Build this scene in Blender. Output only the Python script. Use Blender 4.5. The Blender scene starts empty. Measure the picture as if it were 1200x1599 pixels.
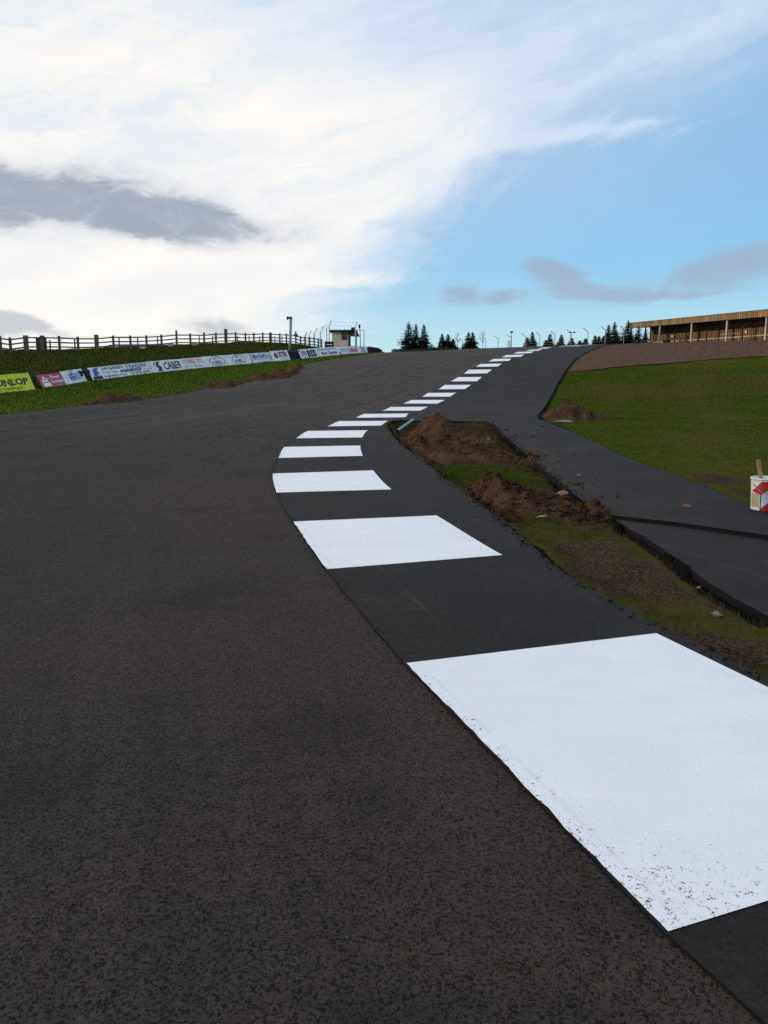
import bpy, bmesh, math, random
import numpy as np
from mathutils import Vector, Matrix
from mathutils.geometry import delaunay_2d_cdt

random.seed(7); RNG = np.random.default_rng(7)
sc = bpy.context.scene
C = sc.collection
R = math.radians

# ------------------------------------------------------------------ camera
F = 1200.0; CX = 600.0; CY = 799.5; HC = 1.6
P0 = math.atan((799.5 - 600.0) / F)
cam_d = bpy.data.cameras.new('camera'); cam = bpy.data.objects.new('camera', cam_d); C.objects.link(cam)
cam.location = (0, 0, HC); cam.rotation_euler = (math.pi / 2 - P0, 0, 0)
cam_d.sensor_fit = 'VERTICAL'; cam_d.sensor_height = 36.0; cam_d.lens = F * 36.0 / 1599.0
cam_d.clip_start = 0.05; cam_d.clip_end = 20000
sc.camera = cam

# ------------------------------------------------------------------ sun
SUN_AZ = R(-97); SUN_EL = R(12)
sun_d = bpy.data.lights.new('sun', 'SUN'); sun = bpy.data.objects.new('sun', sun_d); C.objects.link(sun)
sun_d.energy = 2.0; sun_d.angle = R(0.6); sun_d.color = (1.0, 0.80, 0.55)
sdir = Vector((math.sin(SUN_AZ) * math.cos(SUN_EL), math.cos(SUN_AZ) * math.cos(SUN_EL), math.sin(SUN_EL)))
sun.rotation_euler = sdir.to_track_quat('Z', 'Y').to_euler()
sun.location = sdir * 60

sc.view_settings.view_transform = 'Standard'; sc.view_settings.look = 'None'
sc.view_settings.gamma = 1.0; sc.view_settings.exposure = 0.0
sc.cycles.max_bounces = 5
sc.cycles.use_denoising = False

# ------------------------------------------------------------------ node helper
class NB:
    """tiny builder for node graphs"""
    def __init__(s, tree): s.t = tree; s.n = tree.nodes; s.l = tree.links
    def put(s, sock, v):
        if isinstance(v, bpy.types.NodeSocket): s.l.new(v, sock)
        elif v is not None:
            if sock.type == 'RGBA' and len(v) == 3: v = (*v, 1.0)
            sock.default_value = v
    def m(s, op, a, b=None, c=None, clamp=False):
        n = s.n.new('ShaderNodeMath'); n.operation = op; n.use_clamp = clamp
        s.put(n.inputs[0], a)
        if b is not None: s.put(n.inputs[1], b)
        if c is not None: s.put(n.inputs[2], c)
        return n.outputs[0]
    def add(s, a, b): return s.m('ADD', a, b)
    def sub(s, a, b): return s.m('SUBTRACT', a, b)
    def mul(s, a, b): return s.m('MULTIPLY', a, b)
    def mx(s, a, b): return s.m('MAXIMUM', a, b)
    def vec(s, x, y, z):
        n = s.n.new('ShaderNodeCombineXYZ')
        for i, v in enumerate((x, y, z)): s.put(n.inputs[i], v)
        return n.outputs[0]
    def vmul(s, a, b):
        n = s.n.new('ShaderNodeVectorMath'); n.operation = 'MULTIPLY'; s.put(n.inputs[0], a); s.put(n.inputs[1], b); return n.outputs[0]
    def vadd(s, a, b):
        n = s.n.new('ShaderNodeVectorMath'); n.operation = 'ADD'; s.put(n.inputs[0], a); s.put(n.inputs[1], b); return n.outputs[0]
    def sep(s, v):
        n = s.n.new('ShaderNodeSeparateXYZ'); s.put(n.inputs[0], v); return n.outputs
    def noise(s, vec, scale, detail=4, rough=0.55, dist=0.0, color=False):
        n = s.n.new('ShaderNodeTexNoise'); s.put(n.inputs['Vector'], vec)
        n.inputs['Scale'].default_value = scale; n.inputs['Detail'].default_value = detail
        n.inputs['Roughness'].default_value = rough; n.inputs['Distortion'].default_value = dist
        return n.outputs['Color' if color else 'Fac']
    def vor(s, vec, scale, feat='F1', out='Distance', rnd=1.0):
        n = s.n.new('ShaderNodeTexVoronoi'); n.feature = feat; s.put(n.inputs['Vector'], vec)
        n.inputs['Scale'].default_value = scale; n.inputs['Randomness'].default_value = rnd
        return n.outputs[out]
    def ramp(s, fac, a, b, lo=0.0, hi=1.0, smooth=True):
        n = s.n.new('ShaderNodeMapRange'); n.interpolation_type = 'SMOOTHSTEP' if smooth else 'LINEAR'
        s.put(n.inputs['Value'], fac); n.inputs['From Min'].default_value = a; n.inputs['From Max'].default_value = b
        n.inputs['To Min'].default_value = lo; n.inputs['To Max'].default_value = hi
        return n.outputs['Result']
    def mix(s, fac, a, b, mode='MIX'):
        n = s.n.new('ShaderNodeMix'); n.data_type = 'RGBA'; n.blend_type = mode
        s.put(n.inputs[0], fac); s.put(n.inputs[6], a); s.put(n.inputs[7], b)
        return n.outputs[2]
    def attr(s, name):
        n = s.n.new('ShaderNodeAttribute'); n.attribute_name = name; return n
    def bump(s, h, strength, dist, normal=None):
        n = s.n.new('ShaderNodeBump'); n.inputs['Strength'].default_value = strength
        n.inputs['Distance'].default_value = dist; s.put(n.inputs['Height'], h)
        if normal is not None: s.put(n.inputs['Normal'], normal)
        return n.outputs['Normal']

def mat(name, fn=None, color=(.5, .5, .5), rough=0.7, metal=0.0, spec=0.5):
    m = bpy.data.materials.new(name); m.use_nodes = True
    b = NB(m.node_tree); bs = m.node_tree.nodes['Principled BSDF']
    bs.inputs['Base Color'].default_value = (*color, 1); bs.inputs['Roughness'].default_value = rough
    bs.inputs['Metallic'].default_value = metal; bs.inputs['Specular IOR Level'].default_value = spec
    if fn: fn(b, bs)
    else:
        o = b.n.new('ShaderNodeTexCoord').outputs['Object']
        n1 = b.noise(o, 3.0, 5, .6)
        col = b.mix(b.ramp(n1, .3, .7), tuple(c * .78 for c in color), tuple(min(1, c * 1.15) for c in color))
        b.put(bs.inputs['Base Color'], col)
    return m

def geo_pos(b): return b.n.new('ShaderNodeNewGeometry').outputs['Position']

# ------------------------------------------------------------------ sky
def azel(px, py):
    a = (px - CX) / F; u = -(py - CY) / F
    x = a; y = math.cos(P0) + u * math.sin(P0); z = -math.sin(P0) + u * math.cos(P0)
    l = math.sqrt(x * x + y * y + z * z)
    return math.degrees(math.atan2(x, y)), math.degrees(math.asin(z / l))

def build_world():
    w = bpy.data.worlds.new('World'); sc.world = w; w.use_nodes = True
    b = NB(w.node_tree); bg = w.node_tree.nodes['Background']
    bg.inputs['Strength'].default_value = 0.1
    d = b.n.new('ShaderNodeTexCoord').outputs['Generated']
    x, y, z = b.sep(d)
    az = b.mul(b.m('ARCTAN2', x, y), 57.2958)
    el = b.mul(b.m('ARCSINE', z), 57.2958)
    sky = b.n.new('ShaderNodeTexSky'); sky.sky_type = 'NISHITA'; sky.sun_disc = False
    sky.sun_elevation = SUN_EL; sky.sun_rotation = SUN_AZ
    sky.air_density = 1.0; sky.dust_density = 0.6; sky.ozone_density = 1.6
    base = b.mix(1.0, sky.outputs[0], SKY_TINT, 'MULTIPLY')
    # clear air: deep blue overhead, paler and greener toward the horizon
    grad = b.mix(b.ramp(el, 15, 42), tuple(10 * c for c in (.225, .51, .86)), tuple(10 * c for c in (.11, .28, .60)))
    grad = b.mix(b.ramp(el, 17, 6), grad, tuple(10 * c for c in (.26, .62, .96)))
    grad = b.mix(b.ramp(el, 9, 1), grad, tuple(10 * c for c in (.58, .88, .97)))
    base = b.mix(.85, base, grad)
    uv = b.vec(az, el, 0)
    # direction-space noise
    na = b.noise(b.vmul(uv, (.045, .11, 1)), 1.0, 7, .62, .3)
    nb = b.noise(b.vmul(b.vadd(uv, (40, 9, 0)), (.13, .3, 1)), 1.0, 6, .6, .5)
    nc = b.noise(b.vmul(b.vadd(uv, (13, 5, 2)), (.24, .55, 1)), 1.0, 8, .66, .9)
    # streaky cirrus noise, rotated so that the streaks rise to the right
    def rotc(ang):
        c, s = math.cos(R(ang)), math.sin(R(ang))
        return b.add(b.mul(az, c), b.mul(el, s)), b.add(b.mul(az, -s), b.mul(el, c))
    s1, t1 = rotc(16)
    warp = b.mul(b.sub(na, .5), 9.0)
    st = b.noise(b.vec(b.mul(s1, .035), b.mul(b.add(t1, warp), .16), 0), 1.0, 8, .66, .35)
    st2 = b.noise(b.vec(b.mul(s1, .06), b.mul(b.add(t1, warp), .5), 3.0), 1.0, 6, .6, .2)
    def blob(px, py, rx, ry, rot=0.0, warped=None):
        a0, e0 = azel(px, py)
        k = 57.2958 / F
        ca, sa = math.cos(R(rot)), math.sin(R(rot))
        da = b.sub(az, a0); de = b.sub(el, e0)
        if warped is not None: de = b.add(de, warped)
        p = b.mul(b.add(b.mul(da, ca), b.mul(de, sa)), 1 / (rx * k))
        q = b.mul(b.add(b.mul(da, -sa), b.mul(de, ca)), 1 / (ry * k))
        r2 = b.add(b.mul(p, p), b.mul(q, q))
        return b.m('POWER', 2.71828, b.mul(r2, -1.0))
    def tot(lst, warped=None):
        acc = None
        for e in lst:
            v = b.mul(blob(*e[:5], warped=warped), e[5]); acc = v if acc is None else b.add(acc, v)
        return acc
    veil = tot([(-60, 250, 500, 330, 0, 1.5), (430, 250, 290, 100, 8, .75), (700, 225, 150, 50, 16, .42), (900, 208, 230, 20, 2, 1.0),
                (500, 335, 170, 34, 14, .42), (980, 90, 230, 26, 17, .42), (450, -60, 620, 170, -4, .62), (1080, -40, 420, 110, 8, .50),
                (480, 446, 150, 11, 4, .40), (60, 500, 300, 130, 0, .95), (330, 395, 130, 60, 14, .42)], b.mul(b.sub(nb, .5), 3.0))
    W = b.add(veil, b.add(b.mul(b.sub(st, .5), 1.35), b.add(b.mul(b.sub(st2, .5), .60), b.mul(b.sub(nc, .5), .35))))
    glow = tot([(60, 400, 600, 290, 0, 1.0), (-500, 300, 900, 500, 0, .9), (600, 230, 160, 60, 12, .5)])
    W = b.sub(W, b.mul(b.mul(b.ramp(glow, .95, .25), b.ramp(b.add(b.mul(st, .6), b.mul(st2, .4)), .56, .42)), .42))
    Wm = b.ramp(W, .18, 1.15)
    film = tot([(380, -80, 700, 260, -6, 1.0), (930, -30, 320, 115, 10, .58), (760, 170, 200, 60, 14, .30)])
    film = b.mul(b.m('MINIMUM', film, .86), b.ramp(b.add(b.mul(st, .6), b.mul(nb, .4)), .30, .60, .72, 1.0))
    Wm = b.sub(1.0, b.mul(b.sub(1.0, Wm), b.sub(1.0, film)))
    # cloud colour: brighter and warmer toward the hidden sun on the left
    cool = tuple(10 * c for c in (.62, .745, .895)); warm = tuple(10 * c for c in (1.04, 1.00, .945))
    ccol = b.mix(b.ramp(glow, .15, 1.0), cool, warm)
    ccol = b.mix(b.mul(b.ramp(b.add(b.mul(st2, .5), b.mul(nb, .5)), .42, .62), .28), ccol, tuple(10 * c for c in (.70, .79, .90)))
    ccol = b.mix(b.mul(b.ramp(nc, .45, .72), b.ramp(glow, .9, .3, .0, .35)), ccol, tuple(10 * c for c in (.60, .74, .90)))
    ccol = b.mix(b.mul(b.mul(b.ramp(st, .58, .36), b.ramp(el, 7, 17)), .55), ccol, tuple(10 * c for c in (.60, .74, .90)))
    col = b.mix(b.mul(Wm, .96), base, ccol)
    # grey low clouds
    def greys(lst, lo, hi, amp, fine=1.7):
        g = tot(lst, b.mul(b.sub(na, .5), 4.0))
        g = b.add(g, b.add(b.mul(b.sub(nb, .5), amp * .8), b.mul(b.sub(nc, .5), amp * fine)))
        g = b.mul(g, b.ramp(nc, .2, .75, .88, 1.12))
        return b.ramp(g, lo, hi)
    g1 = greys([(110, 325, 210, 31, -4, 1.0), (310, 352, 100, 32, -8, 1.0), (-250, 300, 260, 45, 0, 1.0), (480, 350, 60, 40, 0, .42), (230, 285, 130, 28, 0, .45), (110, 262, 60, 22, 0, .22)], .16, 1.12, .62, .75)
    col = b.mix(b.mul(g1, .92), col, b.mix(b.ramp(b.add(g1, b.mul(b.sub(nc, .5), 1.2)), .45, 1.1), tuple(10 * c for c in (.58, .63, .71)), tuple(10 * c for c in (.325, .385, .475))))
    g2 = greys([(20, 503, 90, 17, -6, 1.0), (-160, 500, 120, 26, 0, 1.0), (335, 508, 75, 14, -6, .75)], .32, .85, .3)
    col = b.mix(b.mul(g2, .8), col, tuple(10 * c for c in (.52, .56, .62)))
    g3 = greys([(866, 426, 52, 24, -15, 1.25), (945, 462, 85, 17, 0, .8), (1170, 404, 130, 22, 10, .95), (1100, 452, 90, 10, 4, .6), (712, 460, 36, 17, 0, 1.0),
                (783, 466, 32, 14, 0, .95), (668, 356, 28, 18, 0, .5)], .25, 1.0, .60)
    col = b.mix(b.mul(g3, .72), col, tuple(10 * c for c in (.36, .43, .54)))
    # bright veil added to the unseen upper sky as fill, lighting the ground evenly
    hi = b.mul(b.ramp(el, 27, 46), b.ramp(b.add(na, b.mul(b.sub(nb, .5), .4)), .25, .55, .75, 1.0))
    col = b.mix(hi, col, tuple(10 * c for c in OVER))
    b.put(bg.inputs['Color'], col)
SKY_TINT = (1.0, 1.0, 1.0); OVER = (.99, 1.0, 1.02)
build_world()

# ------------------------------------------------------------------ ground form
gy = [-500, 0, 10, 16, 23, 30, 37, 43.7, 50.5, 57.2, 64, 70.5, 77, 83.4, 91, 99, 107, 115, 130, 160, 250, 400, 6000]
gz = [0, 0, 0, .07, .2, .32, .53, .9, 1.55, 2.35, 3.2, 3.98, 4.7, 5.29, 5.87, 6.33, 6.6, 6.68, 6.55, 5.8, 2, 0, -3]
_ys = np.arange(-20, 420, .5); _zs = np.interp(_ys, gy, gz)
_k = np.exp(-np.linspace(-2, 2, 13) ** 2); _k /= _k.sum(); _zs = np.convolve(np.pad(_zs, 6, 'edge'), _k, 'valid')
ky = [-50, 2, 8.8, 13, 16, 23, 30, 37, 43.7, 50.5, 57.2, 64, 70.5, 77, 83.4, 100]
kx = [3, .83, -1.06, -1.9, -2.2, -2.27, -1.12, .33, 2.12, 3.94, 5.86, 7.9, 10.56, 13.16, 16.2, 24]
def sm(a, b, t):
    t = np.clip((t - a) / (b - a), 0, 1); return t * t * (3 - 2 * t)
def H(x, y):
    z = np.where(y > 419, np.interp(y, gy, gz), np.interp(y, _ys, _zs))
    dx = np.clip(x - np.interp(y, ky, kx), -22, 0)
    z = z - .0024 * dx * dx * sm(40, 105, y) * (1 - sm(150, 300, y))
    z = z + .02 * np.clip(x - 18, 0, 60) * sm(60, 95, y) * (1 - sm(150, 300, y))
    z = z + .17 * sm(76, 86, y) * (1 - sm(-3, 6, x)) * (1 - sm(95, 110, y))
    return z
def h(x, y): return float(H(np.float64(x), np.float64(y)))
def ray(px, py):
    a = (px - CX) / F; b = -(py - CY) / F
    r = np.array([a, math.cos(P0) + b * math.sin(P0), -math.sin(P0) + b * math.cos(P0)])
    return r / r[1]
_t = np.arange(1, 130, .02)
def G(px, py):
    """where the sight line meets the ground form"""
    r = ray(px, py); d = HC + r[2] * _t - H(r[0] * _t, _t)
    i = int(np.argmax(d < 0))
    if not (d < 0).any(): i = int(np.argmin(d))
    return (float(r[0] * _t[i]), float(_t[i]))
def at(px, py, Y):
    r = ray(px, py); return Vector((r[0] * Y, Y, HC + r[2] * Y))
def proj(x, y, z):
    z = z - HC; yc = y * math.cos(P0) - z * math.sin(P0); zc = y * math.sin(P0) + z * math.cos(P0)
    return CX + F * x / yc, CY - F * zc / yc

# value noise in numpy
_NT = RNG.random((256, 256))
def vn(x, y, s=1.0):
    x = np.asarray(x, float) * s; y = np.asarray(y, float) * s
    xi = np.floor(x).astype(int); yi = np.floor(y).astype(int); fx = x - xi; fy = y - yi
    fx = fx * fx * (3 - 2 * fx); fy = fy * fy * (3 - 2 * fy)
    g = lambda i, j: _NT[i % 256, j % 256]
    return (g(xi, yi) * (1 - fx) + g(xi + 1, yi) * fx) * (1 - fy) + (g(xi, yi + 1) * (1 - fx) + g(xi + 1, yi + 1) * fx) * fy
def fbm(x, y, s=1.0, o=4, r=.5):
    v = 0; a = 1; n = 0
    for i in range(o):
        v = v + a * vn(np.asarray(x) + 17.3 * i, np.asarray(y) + 9.1 * i, s * 2 ** i); n += a; a *= r
    return v / n

# ------------------------------------------------------------------ object helpers
def tag(o, label=None, cat=None, group=None, kind=None):
    if label: o['label'] = label
    if cat: o['category'] = cat
    if group: o['group'] = group
    if kind: o['kind'] = kind
    return o
def empty(name, loc=(0, 0, 0), rz=0.0, label=None, cat=None, group=None, kind=None):
    o = bpy.data.objects.new(name, None); o.empty_display_size = .3; C.objects.link(o)
    o.location = loc; o.rotation_euler = (0, 0, rz)
    return tag(o, label, cat, group, kind)
def mesh_obj(name, verts, faces, mats, parent=None, smooth=False, mi=None):
    me = bpy.data.meshes.new(name)
    me.from_pydata([tuple(v) for v in verts], [], [tuple(f) for f in faces]); me.update()
    for m_ in (mats if isinstance(mats, (list, tuple)) else [mats]): me.materials.append(m_)
    if mi is not None: me.polygons.foreach_set('material_index', np.asarray(mi, np.int32))
    if smooth: me.polygons.foreach_set('use_smooth', np.ones(len(me.polygons), bool))
    o = bpy.data.objects.new(name, me); C.objects.link(o)
    if parent is not None: o.parent = parent
    return o
def tri_soup(name, V, n_per, mat_, parent=None, smooth=False):
    """V: (N*n_per,3) numpy array, every n_per vertices is a face"""
    V = np.asarray(V, np.float32); nv = len(V); nf = nv // n_per
    me = bpy.data.meshes.new(name)
    me.vertices.add(nv); me.vertices.foreach_set('co', V.ravel())
    me.loops.add(nv); me.loops.foreach_set('vertex_index', np.arange(nv, dtype=np.int32))
    me.polygons.add(nf); me.polygons.foreach_set('loop_start', np.arange(0, nv, n_per, dtype=np.int32))
    me.polygons.foreach_set('loop_total', np.full(nf, n_per, np.int32))
    me.materials.append(mat_); me.update(calc_edges=True)
    o = bpy.data.objects.new(name, me); C.objects.link(o)
    if parent is not None: o.parent = parent
    return o
class MB:
    """collects shapes that end up as ONE mesh"""
    def __init__(s): s.v = []; s.f = []
    def box(s, c, size, M=None, taper=1.0):
        sx, sy, sz = [k / 2 for k in size]; n = len(s.v)
        for (a, b_, d) in ((-1, -1, -1), (1, -1, -1), (1, 1, -1), (-1, 1, -1), (-1, -1, 1), (1, -1, 1), (1, 1, 1), (-1, 1, 1)):
            k = taper if d > 0 else 1.0
            p = Vector((a * sx * k, b_ * sy * k, d * sz))
            if M is not None: p = M @ p
            s.v.append(p + Vector(c))
        for q in ((0, 3, 2, 1), (4, 5, 6, 7), (0, 1, 5, 4), (1, 2, 6, 5), (2, 3, 7, 6), (3, 0, 4, 7)): s.f.append([n + i for i in q])
        return s
    def bar(s, p, q, w, d=None, up=(0, 0, 1)):
        p = Vector(p); q = Vector(q); d = d or w
        t = (q - p).normalized(); u = Vector(up)
        if abs(t.dot(u)) > .98: u = Vector((1, 0, 0))
        a = t.cross(u).normalized(); b_ = a.cross(t).normalized(); n = len(s.v)
        for e in (p, q):
            for (i, j) in ((-1, -1), (1, -1), (1, 1), (-1, 1)): s.v.append(e + a * i * w / 2 + b_ * j * d / 2)
        for k in ((0, 1, 2, 3), (7, 6, 5, 4), (0, 4, 5, 1), (1, 5, 6, 2), (2, 6, 7, 3), (3, 7, 4, 0)): s.f.append([n + i for i in k])
        return s
    def tube(s, pts, r, seg=8, cap=True):
        pts = [Vector(p) for p in pts]; n0 = len(s.v)
        rs = r if isinstance(r, (list, tuple)) else [r] * len(pts)
        for i, p in enumerate(pts):
            t = (pts[min(i + 1, len(pts) - 1)] - pts[max(i - 1, 0)]).normalized()
            u = Vector((0, 0, 1)) if abs(t.z) < .95 else Vector((1, 0, 0))
            a = t.cross(u).normalized(); b_ = a.cross(t)
            for k in range(seg):
                th = 2 * math.pi * k / seg; s.v.append(p + (a * math.cos(th) + b_ * math.sin(th)) * rs[i])
        for i in range(len(pts) - 1):
            for k in range(seg):
                a0 = n0 + i * seg + k; a1 = n0 + i * seg + (k + 1) % seg
                s.f.append([a0, a1, a1 + seg, a0 + seg])
        if cap:
            s.f.append([n0 + k for k in range(seg)][::-1]); e = n0 + (len(pts) - 1) * seg; s.f.append([e + k for k in range(seg)])
        return s
    def lathe(s, prof, seg=32, c=(0, 0, 0)):
        n0 = len(s.v)
        for (r, z) in prof:
            for k in range(seg):
                th = 2 * math.pi * k / seg; s.v.append(Vector((c[0] + r * math.cos(th), c[1] + r * math.sin(th), c[2] + z)))
        for i in range(len(prof) - 1):
            for k in range(seg):
                a0 = n0 + i * seg + k; a1 = n0 + i * seg + (k + 1) % seg
                s.f.append([a0, a1, a1 + seg, a0 + seg])
        return s
    def build(s, name, m, parent=None, smooth=False):
        return mesh_obj(name, s.v, s.f, m, parent, smooth)

# ------------------------------------------------------------------ materials
STAINS = [(-.26, 3.42, .45), (-.05, 2.75, .20), (-1.20, 8.0, .24)]
def M_track(b, bs):
    p = geo_pos(b); uv = b.attr('road').outputs['Vector']        # (distance from kerb, way along)
    lat, along, _ = b.sep(uv)
    stc = b.vor(p, 70, 'F1', 'Color')
    fine = b.noise(p, 175, 3, .7); coarse = b.noise(p, 78, 3, .65, .7); mid = b.noise(p, 16, 4, .7); soft = b.noise(p, 5, 4, .7)
    big = b.noise(p, .55, 5, .6); big2 = b.noise(b.vadd(p, (31, 7, 0)), .16, 4, .6)
    gr = b.add(b.add(b.mul(fine, .38), b.mul(coarse, .47)), b.mul(mid, .15))
    pit = b.ramp(gr, .435, .48)
    stone = b.mix(b.ramp(big, .3, .72), (.0300, .0280, .0260), (.041, .0380, .0345))
    stone = b.mix(b.ramp(gr, .52, .64), stone, (.064, .056, .049))
    stone = b.mix(b.ramp(b.add(b.mul(soft, .5), b.mul(mid, .5)), .52, .36, 0, .45), stone, (.018, .017, .0165))
    # brown dust, strongest beside the kerb
    brn = b.mul(b.ramp(b.add(lat, b.mul(b.sub(big, .5), 5)), -5.5, -.6), b.ramp(big2, .25, .6))
    stone = b.mix(b.mul(brn, .8), stone, (.060, .042, .032))
    # wear lines along the driving line
    ln = b.noise(b.vec(b.mul(lat, 1.3), b.mul(along, .03), 0), 1.0, 5, .6, .4)
    ln3 = b.noise(b.vec(b.mul(lat, .45), b.mul(along, .018), 9), 1.0, 5, .6, .8)
    ln2 = b.noise(b.vec(b.mul(lat, 4.0), b.mul(along, .05), 5), 1.0, 4, .6, .6)
    lines = b.ramp(b.add(b.add(b.mul(ln, .4), b.mul(ln2, .25)), b.mul(ln3, .35)), .45, .62)
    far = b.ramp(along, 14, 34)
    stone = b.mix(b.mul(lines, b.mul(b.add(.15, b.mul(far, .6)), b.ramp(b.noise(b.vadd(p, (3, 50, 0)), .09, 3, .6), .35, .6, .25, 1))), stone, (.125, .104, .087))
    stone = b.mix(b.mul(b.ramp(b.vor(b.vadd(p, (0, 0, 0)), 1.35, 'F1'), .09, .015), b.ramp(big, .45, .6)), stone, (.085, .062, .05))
    stone = b.mix(b.mul(b.ramp(along, 16, 55), .5), stone, (.100, .084, .072))  # sheen toward the crest painted in: tarmac colour grows paler up the hill
    dark = b.ramp(b.noise(b.vadd(p, (11, 3, 0)), .75, 4, .6), .54, .68)
    stone = b.mix(b.mul(dark, .55), stone, (.016, .016, .0185))
    stone = b.mix(b.mul(b.ramp(b.noise(b.vadd(p, (71, 33, 0)), .42, 4, .6), .50, .66), .28), stone, (.050, .038, .030))
    stone = b.mix(b.ramp(b.sep(stc)[0], .3, 1.0, 0, .45), stone, (.024, .022, .021))
    for (qx, qy, qr) in STAINS:
        vd = b.n.new('ShaderNodeVectorMath'); vd.operation = 'DISTANCE'; b.put(vd.inputs[0], p); vd.inputs[1].default_value = (qx, qy, 0)
        stone = b.mix(b.mul(b.ramp(b.add(vd.outputs['Value'], b.mul(b.sub(soft, .5), qr * 1.6)), qr * 1.2, qr * .1), .34), stone, (.012, .012, .015))
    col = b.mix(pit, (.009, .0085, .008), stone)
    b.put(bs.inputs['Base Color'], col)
    b.put(bs.inputs['Roughness'], b.add(.62, b.mul(mid, .25)))
    bs.inputs['Specular IOR Level'].default_value = .07
    hgt = b.add(b.mul(pit, 1.0), b.mul(gr, 1.2))
    b.put(bs.inputs['Normal'], b.bump(hgt, .9, .008))
def M_apron(b, bs):
    p = geo_pos(b)
    fine = b.noise(p, 170, 3, .7); mid = b.noise(p, 30, 4, .7); soft = b.noise(p, 7, 5, .7); big = b.noise(p, .7, 5, .6)
    gr = b.add(b.mul(fine, .6), b.mul(mid, .4))
    col = b.mix(b.ramp(big, .3, .7), (.0200, .0180, .0168), (.0295, .0262, .0242))
    col = b.mix(b.ramp(gr, .52, .42, 0, .65), col, (.0085, .008, .008))
    col = b.mix(b.ramp(gr, .54, .66, 0, .6), col, (.050, .046, .043))
    col = b.mix(b.ramp(soft, .52, .36, 0, .45), col, (.013, .012, .012))
    # pale scuffs, tyre smears and dust
    sc_ = b.noise(b.vmul(p, (3.0, 9.0, 1)), 1.0, 6, .72, .8)
    msk = b.mul(b.ramp(sc_, .58, .74), b.ramp(big, .38, .60))
    col = b.mix(b.mul(b.mul(msk, b.ramp(gr, .42, .56)), .6), col, (.115, .102, .088))
    drip = b.mul(b.ramp(b.vor(b.vadd(p, (5, 2, 0)), 1.7, 'F1'), .10, .02), b.ramp(mid, .42, .55))
    col = b.mix(b.mul(drip, .55), col, (.10, .088, .074))
    lin_ = b.noise(b.vec(b.mul(b.add(b.sep(p)[0], b.mul(b.sep(p)[1], .28)), 7.0), b.mul(b.sep(p)[1], .22), 0), 1.0, 4, .6, .5)
    col = b.mix(b.mul(b.ramp(lin_, .64, .70), b.mul(b.ramp(big, .45, .6), .35)), col, (.075, .068, .06))
    soil = b.attr('soil').outputs['Fac']
    col = b.mix(b.mul(b.m('MULTIPLY', soil, b.ramp(soft, .38, .62)), .75), col, (.060, .038, .025))
    b.put(bs.inputs['Base Color'], col)
    b.put(bs.inputs['Roughness'], b.add(.66, b.mul(soft, .2)))
    bs.inputs['Specular IOR Level'].default_value = .07
    b.put(bs.inputs['Normal'], b.bump(b.add(gr, b.mul(soft, .3)), .6, .006))
def M_slab(b, bs):
    M_apron(b, bs)
def M_paint(b, bs):
    p = geo_pos(b); ed = b.attr('edge').outputs['Fac']; wear = b.attr('wear').outputs['Fac']
    fine = b.noise(p, 150, 3, .65); mid = b.noise(p, 34, 4, .6, .6); big = b.noise(p, 3.0, 4, .6)
    patch = b.ramp(b.noise(b.vmul(p, (.9, 1.5, 1)), 1.1, 1, .5), .49, .51)
    low = b.noise(b.vmul(p, (1, 1.6, 1)), 1.6, 5, .62)
    col = b.mix(b.ramp(low, .3, .7), (.745, .775, .80), (.80, .83, .85))
    col = b.mix(b.mul(patch, .35), col, (.725, .755, .785))
    col = b.mix(b.ramp(fine, .50, .36, 0, .22), col, (.50, .54, .58))
    # taped border: a faint dirty seam a hand's width inside the edge
    seam = b.mul(b.ramp(b.m('ABSOLUTE', b.sub(ed, b.add(.075, b.mul(b.sub(mid, .5), .012)))), .022, .0), b.ramp(big, .35, .7))
    col = b.mix(b.mul(seam, .30), col, (.45, .48, .52))
    # pinholes where the tar shows through, mostly toward the worn corner
    thr = b.add(b.mul(fine, .75), b.mul(mid, .55))
    hole = b.ramp(b.sub(thr, b.add(.725, b.mul(b.sub(1.0, wear), .19))), -.012, .012)
    col = b.mix(b.mul(hole, .92), col, (.02, .02, .02))
    b.put(bs.inputs['Base Color'], col); bs.inputs['Roughness'].default_value = .55
    bs.inputs['Specular IOR Level'].default_value = .3
    b.put(bs.inputs['Normal'], b.bump(b.add(b.mul(fine, .7), b.mul(hole, -1.0)), .55, .004))
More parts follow.
